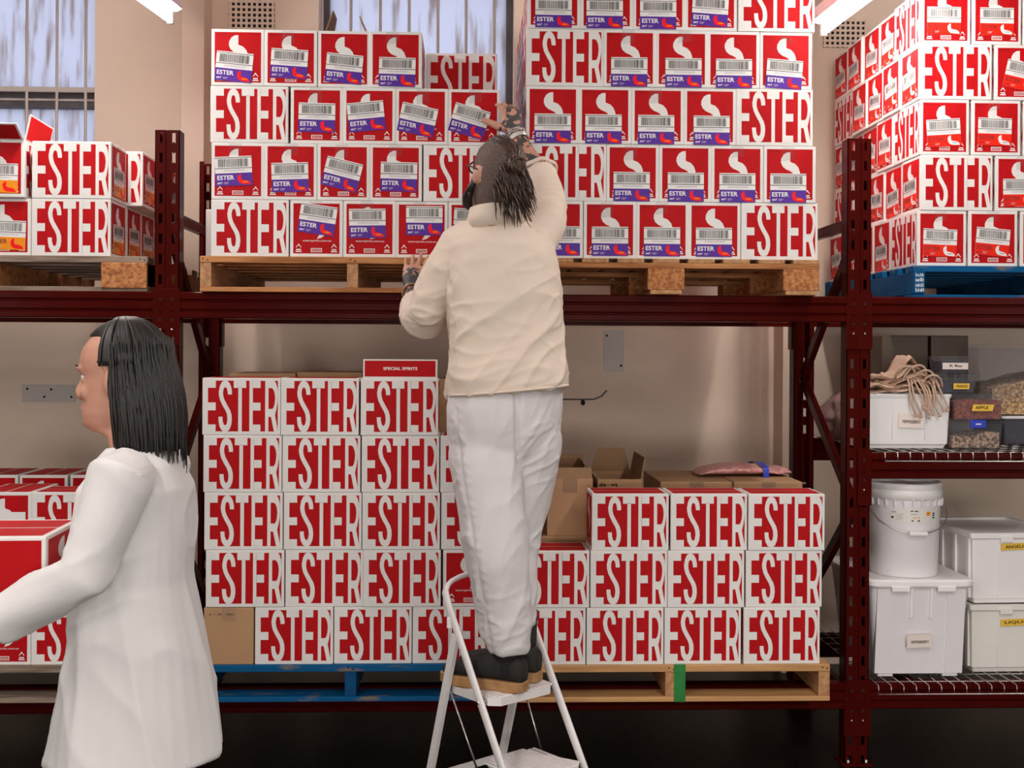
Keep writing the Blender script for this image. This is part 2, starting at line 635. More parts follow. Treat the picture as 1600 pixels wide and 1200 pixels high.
def upright(x, ztop, label):
    root = empty('rack_frame', (x, YF, 0))
    tag(root, label, 'pallet rack frame', 'dark red rack frames')
    for yy, s in ((0, 1), (DEP, -1)):
        m = MB()
        hw = .046
        pit = .0762
        t_ = .003 * s
        f0 = yy
        lo_, hi_ = min(f0, f0 + t_), max(f0, f0 + t_)
        cols = (-.024, .024)
        hx = .0065
        for a, b_ in ((-hw, cols[0] - hx), (cols[0] + hx, -.008), (.008, cols[1] - hx), (cols[1] + hx, hw)):
            m.box((a, lo_, 0), (b_, hi_, ztop), 'rack')
        m.box((-.008, lo_ + .004, 0), (.008, hi_ + .004, ztop), 'rack')
        for sx in (-1, 1):
            m.box((sx * .009 - .0018, min(f0 - .001 * s, f0 + .008 * s), 0), (sx * .009 + .0018, max(f0 - .001 * s, f0 + .008 * s), ztop), 'rack')
        n = int(ztop / pit)
        for c in cols:
            z = 0
            for i in range(n + 1):
                zz = ztop - .028 - i * pit
                za, zb = max(0, zz + .017 - .0), min(ztop, zz + pit - .017)
                if i == 0:
                    m.box((c - hx, lo_, zz + .017), (c + hx, hi_, ztop), 'rack')
                else:
                    z1 = min(ztop, zz + pit - .016)
                    z0 = max(0, zz + .016)
                    if z1 > z0:
                        m.poly([(c - hx, f0, z0 + .006), (c, f0, z0), (c + hx, f0, z0 + .006), (c + hx, f0, z1 - .006), (c, f0, z1), (c - hx, f0, z1 - .006)], 'rack')
                        m.poly([(c - hx, f0 + t_, z0 + .006), (c, f0 + t_, z0), (c + hx, f0 + t_, z0 + .006), (c + hx, f0 + t_, z1 - .006), (c, f0 + t_, z1), (c - hx, f0 + t_, z1 - .006)], 'rack')
        for sx in (-1, 1):
            m.box((min(sx * hw, sx * (hw - .003)), min(f0, f0 + .07 * s), 0), (max(sx * hw, sx * (hw - .003)), max(f0, f0 + .07 * s), ztop), 'rack')
            m.box((min(sx * hw, sx * (hw - .02)), min(f0 + .07 * s, f0 + .067 * s), 0), (max(sx * hw, sx * (hw - .02)), max(f0 + .07 * s, f0 + .067 * s), ztop), 'rack')
        po = m.build('post', root)
        m = MB()
        m.box((-.06, min(yy - .02 * s, yy + .09 * s), 0), (.06, max(yy - .02 * s, yy + .09 * s), .006), 'rack')
        for sx in (-1, 1):
            m.tube([(sx * .035, yy - .008 * s, .004), (sx * .035, yy - .008 * s, .022)], .008, 'steel', n=6)
        m.build('foot_plate', root)
    zs = [(2.09, 2.09), (2.03, 1.47), (1.47, 1.0), (.97, .45), (.25, .25)]
    for a, b_ in zs:
        if a == b_ or a > 1.9 or (a < 1 and a > .3):
            p, q = (0, .055, a), (0, DEP - .055, b_)
        else:
            p, q = (0, DEP - .055, a), (0, .055, b_)
        m = MB()
        m.bar(p, q, .042, .026, 'rack', side=(0, 0, 1))
        m.build('brace', root)
    return root


upright(PL, 2.408, 'left of the two dark red slotted rack frames, beside walking person')
upright(PR_, 2.408, 'right of the two dark red slotted rack frames, beside white tubs')


def beam(x0, x1, z, back, label, plates, ph=.21, pdz=-.02):
    """step beam from x0 to x1 with its underside at z; plates: which ends hook on a post we see"""
    s = -1 if not back else 1
    yb = YF if not back else YF + DEP
    root = empty('rack_beam', ((x0 + x1) / 2, yb, z))
    tag(root, label, 'pallet rack beam', 'dark red rack beams')
    c = (x0 + x1) / 2
    m = MB()
    y_o, y_i = s * .006, -s * .042
    prof = [(y_i, 0), (y_o * .2, 0), (y_o, .004), (y_o, .022), (y_o * -.3, .027), (y_o * -.3, .030), (y_o, .036), (y_o, .060),
            (y_o * -.3, .065), (y_o * -.3, .068), (y_o, .074), (y_o, .096), (y_o * .2, .10), (y_i, .10)]
    m.prism(prof, 0, x0 - c, x1 - c, 'rack')
    m.build('beam', root)
    for e, on in ((0, plates[0]), (1, plates[1])):
        if not on:
            continue
        xe = (x0 if e == 0 else x1) - c
        sx = -1 if e == 0 else 1
        m = MB()
        z0, z1 = .10 + .012 - ph, .112
        a, b_ = sorted((xe, xe + sx * .049))
        yy0, yy1 = sorted((s * .0035, s * .0085))
        m.box((a, yy0, z0), (b_, yy1, z1), 'rack', bev=.0015)
        xl = xe + sx * .026
        for kz in range(3):
            zz = z1 - .045 - kz * .0762
            if zz - .02 > z0:
                m.poly([(xl - .007, s * .0088, zz), (xl + .007, s * .0088, zz), (xl, s * .0088, zz + .012)], 'dark')
                m.box((xl - .009, min(s * .008, s * .0095), zz - .018), (xl + .009, max(s * .008, s * .0095), zz - .012), 'rack')
                m.tube([(xl, s * .0085, zz - .034), (xl, s * .012, zz - .034)], .005, 'steel' if kz == 1 else 'rack', n=8)
        a2, b2 = sorted((xe + sx * .001, xe - sx * .003))
        yy0, yy1 = sorted((s * .0085, -s * .045))
        m.box((a2, yy0, z0), (b2, yy1, z1), 'rack')
        m.build('connector', root)


HW = .048
xl0, xl1 = PL - 2.634 + HW, PL - HW
xc0, xc1 = PL + HW, PR_ - HW
xr0, xr1 = PR_ + HW, PR_ + 2.634 - HW
for nm, x0, x1, pl in (('left', xl0, xl1, (0, 1)), ('centre', xc0, xc1, (1, 1)), ('right', xr0, xr1, (1, 0))):
    for lv in (('low', 'mid', 'top') if nm == 'right' else ('low', 'top')):
        for back in (0, 1):
            where = {'low': 'lowest', 'mid': 'middle', 'top': 'upper'}[lv]
            beam(x0, x1, BZ[lv], back, 'dark red %s %s beam of the %s rack bay' % (where, 'rear' if back else 'front', nm), pl,
                 ph=.215 if lv != 'top' or nm != 'left' else .155)


def wire_deck(x0, x1, ztop, label):
    root = empty('wire_deck', ((x0 + x1) / 2, YF + DEP / 2, ztop))
    tag(root, label, 'wire shelf', 'galvanised wire shelves of right bay')
    w_ = (x1 - x0) / 2
    hd = DEP / 2 + .045
    m = MB()
    n = int(2 * w_ / .0485)
    for i in range(n + 1):
        x = -w_ + i * .0485
        m.tube([(x, -hd - .018, -.026), (x, -hd - .018, .0), (x, -hd - .010, .006), (x, hd, .006)], .0022, 'steel', n=5)
    for y in (-hd - .018,):
        m.tube([(-w_, y, -.027), (w_, y, -.027)], .0028, 'steel', n=6)
    for j in range(9):
        y = -hd + .05 + j * (2 * hd - .1) / 8
        m.tube([(-w_, y, .002), (w_, y, .002)], .0022, 'steel', n=5)
    m.build('wire_mesh', root)
    for j in (-.9, -.3, .3, .9):
        m = MB()
        m.box((j * w_ * .95 - .02, -hd + .06, -.03), (j * w_ * .95 + .02, hd - .06, -.001), 'rack')
        m.build('support_bar', root)


wire_deck(at(1374, 705, YF).x, xr1 - .3, BZ['mid'] + .10, 'middle wire shelf carrying white tub and clear containers')
wire_deck(at(1364, 1070, YF).x, xr1 - .3, BZ['low'] + .10, 'lower wire shelf carrying bucket and lidded tubs')
# ------------------------------------------------------------------ printed cartons
S_OUT = [(635, 375), (636, 320), (622, 235), (592, 168), (560, 138), (525, 128), (490, 134), (458, 155), (425, 225), (405, 330), (410, 400), (430, 480), (475, 575),
         (525, 660), (552, 730), (560, 810), (552, 880), (538, 912), (520, 925), (502, 912), (488, 890), (475, 840), (472, 770), (402, 770), (405, 850),
         (420, 940), (455, 1008), (490, 1030), (525, 1036), (560, 1028), (592, 1000), (625, 920), (637, 830), (632, 740), (610, 660), (560, 570), (505, 470),
         (485, 400), (480, 340), (490, 275), (505, 252), (520, 245), (537, 252), (550, 270), (562, 330), (565, 375)]
R_BODY = [(1222, 126), (1330, 126), (1385, 128), (1415, 175), (1440, 270), (1445, 380), (1440, 500), (1420, 640), (1396, 740), (1442, 985), (1446, 1040), (1380, 1036),
          (1325, 770), (1280, 770), (1280, 1036), (1222, 1036)]
R_HOLE = [(1280, 258), (1340, 258), (1366, 285), (1388, 345), (1398, 430), (1390, 530), (1374, 595), (1352, 628), (1280, 628)]


def _n(pts):
    return [((x - 115) / 1375.0, (1095 - y) / 1015.0) for x, y in pts][::-1]


def long_face(F):
    F.rect(.073, .064, .967, .951, 'red', 1)
    W = 'card'

    def rc(x0, y0, x1, y1, m=W, k=2):
        F.poly(_n([(x0, y0), (x1, y0), (x1, y1), (x0, y1)]), m, k)
    rc(200, 124, 352, 258)
    rc(200, 518, 352, 658)
    rc(200, 908, 352, 1038)
    F.poly(_n(S_OUT), W, 2)
    rc(668, 124, 888, 258)
    rc(748, 250, 812, 1038)
    rc(945, 124, 1005, 1038)
    for y0, y1 in ((124, 258), (518, 658), (908, 1038)):
        rc(1000, y0, 1140, y1)
    F.poly(_n(R_BODY), W, 2)
    F.poly(_n(R_HOLE), 'red', 3)


LOGO = [(1310, 228), (1288, 230), (1268, 243), (1254, 268), (1252, 292), (1262, 316), (1282, 334), (1310, 346), (1326, 358), (1333, 378), (1326, 405), (1310, 432),
        (1338, 425), (1360, 408), (1371, 380), (1370, 350), (1360, 322), (1340, 300), (1310, 288)]


def end_face(F, rnd, scribble=True):
    F.rect(.062, .06, .938, .945, 'red', 1)
    F.poly([((x - 1145) / 325.0, (545 - y) / 355.0) for x, y in LOGO][::-1], 'card', 2)
    F.word('esterspirits.com.au', .24, .262, .54, .042, 'card', 2, .01)
    for u in (.165, .835):
        F.poly([(u - .055, .165), (u - .040, .165), (u, .208), (u, .235)], 'card', 2)
        F.poly([(u, .208), (u + .040, .165), (u + .055, .165), (u, .235)], 'card', 2)
        F.rect(u - .045, .118, u + .045, .140, 'card', 2)
        F.rect(u - .058, .086, u + .058, .106, 'card', 2)
    F.frame(.395, .085, .605, .155, .014, .012, 'card', 2)
    F.word('FRAGILE', .425, .108, .15, .026, 'card', 2, .01)
    if scribble:
        u = .09
        for i in range(9):
            a = .905 + .012 * ((i % 2) * 2 - 1)
            b = .905 - .012 * ((i % 2) * 2 - 1)
            F.poly([(u, a), (u + .006, a), (u + .030, b), (u + .024, b)], 'ink', 2)
            u += .022


def carton_data(L, W, H, name='carton', plain=False):
    m = MB()
    rnd = random.Random(4)
    m.box((-L / 2, -W / 2, 0), (L / 2, W / 2, H), 'card', bev=.0035)
    fs = [Face(m, (-L / 2, -W / 2, 0), (L, 0, 0), (0, 0, H), (0, -1, 0)), Face(m, (L / 2, W / 2, 0), (-L, 0, 0), (0, 0, H), (0, 1, 0))]
    for F in fs:
        if plain:
            F.rect(.03, .05, .97, .95, 'red', 1)
        else:
            long_face(F)
    for F in (Face(m, (L / 2, -W / 2, 0), (0, W, 0), (0, 0, H), (1, 0, 0)), Face(m, (-L / 2, W / 2, 0), (0, -W, 0), (0, 0, H), (-1, 0, 0))):
        end_face(F, rnd)
    T = Face(m, (-L / 2, -W / 2, H), (L, 0, 0), (0, W, 0), (0, 0, 1))
    T.rect(.04, .06, .96, .485, 'red', 1)
    T.rect(.04, .515, .96, .94, 'red', 1)
    return m.data(name)


# the barcode sticker: .137 x .102, built standing in x-z, front towards -y
def sticker_data(band, txt, blob, oval):
    m = MB()
    W, H = .137, .110
    m.box((0, -.0004, 0), (W, 0, H), 'paper')
    F = Face(m, (0, -.0004, 0), (W, 0, 0), (0, 0, H), (0, -1, 0))
    F.rect(0, 0, 1, .43, band, 1)
    F.rect(0, .945, 1, .965, 'ink', 1)
    F.rect(0, .585, 1, .605, 'ink', 1)
    rnd = random.Random(11)
    u = .09
    while u < .90:
        w_ = rnd.choice((.006, .006, .010, .016))
        F.rect(u, .64, u + w_, .915, 'ink', 1)
        u += w_ + rnd.choice((.006, .009, .014))
    u = .24
    while u < .80:
        F.rect(u, .49, u + .010, .545, 'greyprint', 1)
        u += .024
    F.word('ESTER', .05, .205, .46, .155, txt, 2, .025)
    F.word('#67', .05, .06, .14, .075, txt, 2, .02)
    F.rect(.23, .105, .36, .125, 'greyprint', 2)
    F.rect(.23, .065, .33, .085, 'greyprint', 2)
    bl = []
    for i in range(9):
        a = math.pi / 2 + math.pi * .55 * i / 8
        bl.append((.70 + .10 * math.cos(a), .255 + .135 * math.sin(a)))
    bl += [(.615, .15), (.65, .09), (.70, .05), (.80, .035), (.955, .03)]
    for i in range(7):
        a = math.pi * .5 * i / 6
        bl.append((.755 + .20 * math.cos(a), .04 + .145 * math.sin(a)))
    bl.append((.70, .22))
    F.poly(bl, blob, 2)
    ov = [(.81 + .085 * math.cos(t_ * math.pi / 6), .115 + .022 * math.sin(t_ * math.pi / 6)) for t_ in range(12)]
    F.poly(ov, oval, 3)
    return m.data('barcode_label')


STK = {'purple': sticker_data('purple', 'paper', 'hotred', 'amber'),
       'orangered': sticker_data('orangered', 'maroon', 'paper', 'greyprint'),
       'amber': sticker_data('amber', 'maroon', 'hotred', 'orangered')}


def tape_data():
    m = MB()
    m.poly([(-.024, -.0008, -.052), (.024, -.0008, -.046), (.024, -.0008, -.002), (-.024, -.0008, -.002)], 'cleartape')
    return m.data('tape')


TAPE = tape_data()
rng = random.Random(7)
_mesh = {}


def get_mesh(dim):
    if dim not in _mesh:
        _mesh[dim] = carton_data(*dim)
    return _mesh[dim]


UP = (.294, .200, .2158)
UPA = (.2895, .197, .2125)
UPB = (.2925, .199, .2147)
UPC = (.294, .200, .2215)
LO = (.2805, .190, .2062)


def carton(x, y, z, face, dim, label, group, sticker=None, su=.5, sv=.33, srot=0.0, jit=1.0, side_sticker=False, front=True, dr=0.0):
    """x,y: centre of the face towards the aisle (front=True). face: 'L' long side or 'E' end towards the aisle,
    'SL'/'SE' cartons of a stack's side: long side / end towards -x or +x"""
    L, W, H = dim
    dep = W if face == 'L' else L
    if face == 'E':
        rot = -math.pi / 2
    elif face == 'L':
        rot = math.pi if side_sticker == 'left' else 0.0
    rot += (rng.uniform(-1, 1) * .006 * jit) + dr
    cy = y + dep / 2 + rng.uniform(0, .006) * jit
    o = link('carton', get_mesh(dim), None, (x, cy, z), rot)
    tag(o, label, 'carton', group)
    if sticker and (face == 'E' or side_sticker):
        # stickers sit on the +x end of the carton
        w_, h = .137, .110
        s = link('barcode_label', STK[sticker], o)
        uy, uz = (su - .5) * W, sv * H
        s.matrix_local = Matrix.Translation((L / 2 + .0016, uy, uz)) @ Matrix.Rotation(math.pi / 2, 4, 'Z') @ Matrix.Rotation(srot, 4, 'Y') @ Matrix.Translation((-w_ / 2, 0, -h / 2))
        if rng.random() < .75:
            t_ = link('tape', TAPE, o)
            t_.matrix_local = Matrix.Translation((L / 2 + .0010, rng.uniform(-.012, .012), H)) @ Matrix.Rotation(math.pi / 2, 4, 'Z') @ Matrix.Diagonal((1, 1, rng.uniform(.7, 1.3), 1))
    return o


ORD = ['first', 'second', 'third', 'fourth', 'fifth', 'sixth']
ROWN = ['bottom row', 'second row up', 'third row up', 'fourth row up', 'fifth row up']


def lab(face, i, n, r, stack):
    p = 'leftmost' if i == 0 else ('rightmost' if i == n - 1 else ORD[i] + ' from left')
    k = 'Carton, lettered side out' if face == 'L' else 'Carton, labelled end out'
    return '%s, %s, %s, %s' % (k, p, ROWN[r], stack)


# ---- pallets


def nail(m, x, y, z, mt='dark'):
    m.tube([(x, y - .0008, z), (x, y + .002, z)], .003, mt, n=6)


def pallet(x0, x1, yf, z, label, kind, mats, group='pallets on the racking', stripe=None, endblock=None):
    """kind 'stringer' (bearers run front to back) or 'block'"""
    w_ = x1 - x0
    dp = 1.165
    hgt = .133
    root = empty('pallet', ((x0 + x1) / 2, yf + dp / 2, z))
    tag(root, label, 'pallet', group)
    hx, hy = w_ / 2, dp / 2
    mx_, my_, mb_ = mats
    if kind == 'stringer':
        for j, k in enumerate((-1, 0, 1)):
            m = MB()
            xc = k * (hx - .021)
            m.box((xc - .021, -hy + .002, .018), (xc + .021, hy - .002, hgt - .025), my_, bev=.003)
            m.build('bearer', root)
        for j in range(7):
            y = -hy + j * (dp - .095) / 6
            m = MB()
            m.box((-hx, y, hgt - .025), (hx, y + .095, hgt), mx_, bev=.003)
            if j == 0:
                for k in (-1, 0, 1):
                    nail(m, k * (hx - .02) - .008, y, hgt - .010)
                    nail(m, k * (hx - .02) + .009, y, hgt - .015)
            m.build('deck_board', root)
        for y in (-hy, -.05, hy - .10):
            m = MB()
            m.box((-hx, y, 0), (hx, y + .10, .018), mx_, bev=.003)
            m.build('base_board', root)
    else:
        n = 9
        for j in range(n):
            x = -hx + j * (w_ - .10) / (n - 1)
            m = MB()
            m.box((x, -hy, hgt - .016), (x + .10, hy, hgt), my_, bev=.002)
            m.build('deck_board', root)
        for y in (-hy, -.06, hy - .12):
            m = MB()
            m.box((-hx, y, hgt - .036), (hx, y + .12, hgt - .016), mx_, bev=.003)
            m.build('cross_board', root)
            for k in (-1, 0, 1):
                m = MB()
                xc = k * (hx - .070)
                m.box((xc - .069, y, .016), (xc + .069, y + .12, hgt - .036), mb_, bev=.003)
                m.build('block', root)
        for k in (-1, 0, 1):
            m = MB()
            xc = k * (hx - .07)
            m.box((xc - .06, -hy, 0), (xc + .06, hy, .016), my_, bev=.003)
            m.build('skid_board', root)
    if stripe:
        m = MB()
        for za, zb in ((hgt - .0255, hgt), (.0, .0185)):
            m.box((stripe - .021, -hy - .0015, za), (stripe + .021, -hy + .001, zb), 'green')
        m.box((stripe - .021, -hy + .0005, .018), (stripe + .021, -hy + .004, hgt - .025), 'green')
        m.box((stripe - .021, -hy - .001, hgt), (stripe + .021, -hy + .03, hgt + .0008), 'green')
        tag(m.build('painted_stripe', root), 'bright green stripe')
    return root


ZT, ZB = 1.80, .315
PH = .133
A_Y, B_Y, C_Y, D_Y, E_Y, F_Y, G_Y = 4.41, 4.37, 4.60, 4.46, 4.245, 4.22, 4.25


def X(px, py, Y):
    return at(px, py, Y).x


pallet(X(312, 430, A_Y), X(312, 430, A_Y) + 1.135, A_Y, ZT, 'worn wooden pallet on upper beams left of the man, under his left hand', 'stringer', ('wood', 'woody', 'wood'))
pallet(X(1281, 430, B_Y) - 1.165, X(1281, 430, B_Y), B_Y, ZT, 'wooden pallet with chipboard blocks on upper beams right of the man', 'block', ('wood', 'woody', 'chip'))
pallet(X(306, 1070, E_Y), X(306, 1070, E_Y) + 1.105, E_Y, ZB, 'scuffed blue pallet on lowest beams left of the stepladder', 'stringer', ('bluesc', 'blue', 'blue'))
pxr = X(1297, 1070, F_Y)
pf = pallet(pxr - 1.165, pxr, F_Y, ZB, 'bare pine pallet with green stripe on lowest beams right of stepladder', 'stringer', ('pine', 'woody', 'pine'), stripe=X(1062, 1070, F_Y) - (pxr - .5825))
cx0 = X(1428, 440, C_Y)
pc = pallet(cx0, cx0 + 1.165, C_Y, ZT, 'blue pallet on upper beams of the right bay', 'stringer', ('bluesc', 'blue', 'blue'))
m = MB()
m.box((-.5825, -.588, .022), (-.540, -.5795, .108), 'blue', bev=.002)
F = Face(m, (-.5825, -.588, .022), (.0425, 0, 0), (0, 0, .086), (0, -1, 0))
rr = random.Random(2)
for v in (.08, .3, .55, .78):
    u = .12
    while u < .85:
        h = rr.uniform(.08, .17)
        F.rect(u, v, u + .06, v + h, 'paper', 1)
        u += rr.choice((.10, .14))
m.build('stencilled_block', pc)
dx1 = X(236, 430, D_Y + .05)
pd = pallet(dx1 - 1.165, dx1, D_Y, ZT, 'weathered grey pallet with raw wooden corner block, upper beams at far left', 'stringer', ('weather', 'wood', 'weather'))
m = MB()
xa = X(159, 430, D_Y) - (dx1 - .5825)
m.box((xa, -.5825 - .012, .012), (.5825, -.40, .108), 'chip', bev=.004)
m.build('corner_block', pd)
pallet(X(-330, 1070, G_Y), X(-330, 1070, G_Y) + 1.165, G_Y, ZB, 'grey pallet on lowest beams at far left behind walking person', 'stringer', ('weather', 'wood', 'weather'))

# ---- stack A: upper shelf, left of the man
SA = 'upper stack left of the man'
GA = 'cartons of the upper stack left of the man'
zA = ZT + PH
ay = A_Y + .012
rows = [
    [('L', 330, 450), ('E', 453, 535, .52, .66, 8), ('E', 537, 617, .46, .60, -1), ('E', 619, 698, .55, .66, 0), ('E', 700, 781, .45, .62, 3)],
    [('E', 331, 411, .42, .50, -3), ('E', 413, 494, .49, .40, -2), ('E', 497, 576, .47, .46, 14), ('E', 578, 658, .56, .43, 1), ('L', 661, 781)],
    [('L', 329, 449), ('E', 454, 535, .50, .46, 1), ('E', 537, 617, .44, .49, -6), ('E', 619, 699, .42, .44, 12), ('E', 701, 780, .41, .43, 16)],
    [('E', 331, 411, .43, .33, 5), ('E', 413, 494, .47, .40, 3), ('E', 497, 577, .50, .33, 5), ('E', 578, 658, .53, .28, 1)],
]
for r, row in enumerate(rows):
    for i, b in enumerate(row):
        z = zA + r * (UPA[2] + .0006)
        x = X((b[1] + b[2]) / 2, 420 - 88 * r, ay)
        lb = lab(b[0], i, 5, r, SA)
        if b[0] == 'L':
            carton(x, ay, z, 'L', UPA, lb, GA)
        else:
            carton(x, ay, z, 'E', UPA, lb, GA, 'purple', b[3], b[4], R(b[5]))
# inner rows of the same stack that show above or between, and one carton left at the back
z4 = zA + 3 * (UPA[2] + .0006)
carton(X(721, 110, ay + .31), ay + .31, z4, 'L', UPA, 'Carton standing back in the dark, top of upper stack left of the man', GA)
c0 = X(721, 400, ay + .31)
for r in range(3):
    for k, nm in enumerate(('right column', 'second column from right', 'third column from right')):
        carton(c0 - .293 * k, ay + .31, zA + r * (UPA[2] + .0006), 'L', UPA, 'Second-layer carton, %s, %s, %s' % (nm, ROWN[r], SA), GA)
# out of sight in the middle of the bottom layer
for q, ks in ((.31, (3,)), (.52, (0, 1, 2, 3)), (.73, (0, 1, 2, 3)), (.94, (0, 1, 2, 3))):
    for k in ks:
        carton(c0 - .293 * k, ay + q, zA, 'L', UPA, 'Inner carton out of sight, bottom row, ' + SA, GA)

# ---- stack B: upper shelf, right of the man
SB = 'upper stack right of the man'
GB = 'cartons of the upper stack right of the man'
by = B_Y + .012
rows = [
    [('E', 829, 910, .60, .30, 0), ('E', 913, 993, .50, .30, 0), ('E', 995, 1075, .49, .30, 0), ('E', 1077, 1156, .49, .30, 0), ('L', 1158, 1278)],
    [('L', 827, 946), ('E', 948, 1029, .48, .26, 0), ('E', 1030, 1111, .51, .26, 0), ('E', 1112, 1192, .50, .26, 0), ('E', 1194, 1274, .47, .26, 0)],
    [('E', 823, 904, .50, .26, 0), ('E', 905, 986, .47, .26, 0), ('E', 987, 1068, .47, .26, 0), ('E', 1070, 1149, .53, .26, 0), ('L', 1150, 1270)],
    [('L', 823, 942), ('E', 944, 1024, .49, .26, 0), ('E', 1026, 1105, .53, .26, 0), ('E', 1106, 1186, .51, .26, 0), ('E', 1188, 1268, .47, .26, 4)],
    [('E', 825, 906, .49, .27, 0), ('E', 907, 989, .46, .27, 0), ('E', 990, 1070, .48, .27, 0), ('E', 1071, 1151, .48, .34, 3), ('L', 1153, 1273)],
]
for r, row in enumerate(rows):
    z = zA + r * (UPB[2] + .0006)
    for i, b in enumerate(row):
        x = X((b[1] + b[2]) / 2, 400 - 88 * r, by)
        lb = lab(b[0], i, 5, r, SB)
        if b[0] == 'L':
            carton(x, by, z, 'L', UPB, lb, GB, jit=.6)
        else:
            carton(x, by, z, 'E', UPB, lb, GB, 'purple', b[3], b[4], R(b[5]), jit=.6)
    # the stack's left side going back
    xl = X(row[0][1], 400 - 88 * r, by)
    yy = by + (UPB[0] if row[0][0] == 'E' else UPB[1]) + .006
    k = 0
    seq = ['L', 'L', 'L', 'L'] if row[0][0] == 'E' else ['L', 'L', 'E', 'L']
    for q in seq:
        wd, dp = (UPB[0], UPB[1]) if q == 'L' else (UPB[1], UPB[0])
        o = carton(xl + wd / 2 + .004, yy, z, q, UPB, 'Left-flank carton, %s from front, %s, %s' % (ORD[k + 1], ROWN[r], SB), GB,
                   'purple' if q == 'L' else None, .5, .3, 0, side_sticker='left')
        yy += dp + .006
        k += 1

for r in range(5):
    row = rows[r]
    xr = X(row[-1][2], 400 - 88 * r, by)
    yy = by + (UPB[0] if row[-1][0] == 'E' else UPB[1]) + .006
    for k, q in enumerate(['L', 'L', 'L', 'L'] if row[-1][0] == 'E' else ['L', 'L', 'E', 'L']):
        wd, dp = (UPB[0], UPB[1]) if q == 'L' else (UPB[1], UPB[0])
        carton(xr - wd / 2 - .004, yy, zA + r * (UPB[2] + .0006), q, UPB, 'Right-flank carton, %s from front, %s, %s' % (ORD[k + 1], ROWN[r], SB), GB,
               'purple' if q == 'L' else None, .5, .3, 0, side_sticker='right')
        yy += dp + .006
xi = X(829, 400, by)
for q in (.31, .61):
    for u in (.402, .668 - .06):
        carton(xi + u, by + q, zA, 'E', UPB, 'Inner carton out of sight, bottom row, ' + SB, GB)
carton(xi + .545, by + .912, zA, 'L', UPB, 'Inner carton out of sight, bottom row, ' + SB, GB)

# ---- stack C: right bay, orange-red stickers
SCN = 'upper stack at far right'
GC = 'cartons of the upper stack at far right'
cy = C_Y + .012
H = UPC[2]
rows = [
    [('E', 1433, 1511, .46, .42, 2), ('E', 1512, 1592, .49, .44, 5), ('E', 1594, 1672, .5, .42, 0)],
    [('L', 1437, 1553), ('E', 1555, 1633, .50, .34, -1)],
    [('E', 1438, 1515, .48, .40, -4), ('E', 1517, 1597, .47, .43, 1), ('E', 1599, 1677, .5, .4, 0)],
    [('L', 1437, 1551), ('E', 1554, 1632, .55, .44, 12)],
    [('E', 1440, 1517, .46, .42, 0), ('E', 1519, 1597, .50, .42, 0), ('E', 1599, 1677, .5, .4, 0)],
]
for r, row in enumerate(rows):
    z = zA + r * (H + .0006)
    for i, b in enumerate(row):
        x = X((b[1] + b[2]) / 2, 400 - 88 * r, cy)
        lb = lab(b[0], i, 9, r, SCN)
        if b[0] == 'L':
            carton(x, cy, z, 'L', UPC, lb, GC, 'orangered', .47, .36, R(rng.uniform(-3, 3)), side_sticker='left')
        else:
            carton(x, cy, z, 'E', UPC, lb, GC, 'orangered', b[3], b[4], R(b[5]))
    xl = X(row[0][1], 400 - 88 * r, cy)
    E0 = row[0][0] == 'E'
    yy = cy + (UPC[0] if E0 else UPC[1]) + .006
    seq = ['L', 'L', 'L', 'L'] if E0 else ['L', 'L', 'L', 'E']
    for k, q in enumerate(seq):
        wd, dp = (UPC[0], UPC[1]) if q == 'L' else (UPC[1], UPC[0])
        sh = rng.uniform(-.004, .012)
        carton(xl + wd / 2 + sh, yy, z, q, UPC, 'Left-flank carton, %s from front, %s, %s' % (ORD[k + 1], ROWN[r], SCN), GC,
               'orangered' if q == 'L' else None, .5 + rng.uniform(-.05, .05), .34 + rng.uniform(-.06, .06), R(rng.uniform(-5, 5)), side_sticker='left')
        yy += dp + .006

# ---- stack D: left bay, amber stickers
SD = 'upper stack at far left'
GD = 'cartons of the upper stack at far left'
dy = D_Y + .012
z = zA
H = UP[2]
carton(X(110.5, 355, dy), dy, z, 'L', UP, 'Carton, lettered side out, bottom row, corner of upper stack at far left', GD, 'amber', .5, .33, 0, side_sticker='right')
carton(X(5.5, 355, dy), dy, z, 'E', UP, 'Carton with amber label, cut by picture edge, bottom row, upper stack at far left', GD, 'amber', .56, .36, R(2))
carton(X(111.5, 268, dy), dy, z + H + .0006, 'L', UP, 'Carton, lettered side out, top row, corner of upper stack at far left', GD, 'amber', .5, .33, 0, side_sticker='right')
xr = X(172, 355, dy)
yy = dy + UP[1] + .006
for k in range(3):
    carton(xr - .147 + .002, yy, z, 'L', UP, 'Right-flank carton, %s from front, bottom row, %s' % (ORD[k + 1], SD), GD, 'amber', .5, .36 - .02 * k, 0, side_sticker='right')
    if k < 3:
        carton(xr - .147 + .062, yy, z + H + .0006, 'L', UP, 'Right-flank carton, %s from front, top row, %s' % (ORD[k + 1], SD), GD, 'amber', .5, .36 - .02 * k, 0, side_sticker='right')
    yy += .206
carton(X(38, 268, dy + .29), dy + .285, z + H + .0006, 'E', UP, 'Carton seen in the gap behind the open one, top row, upper stack at far left', GD, 'amber', .5, .33, 0)
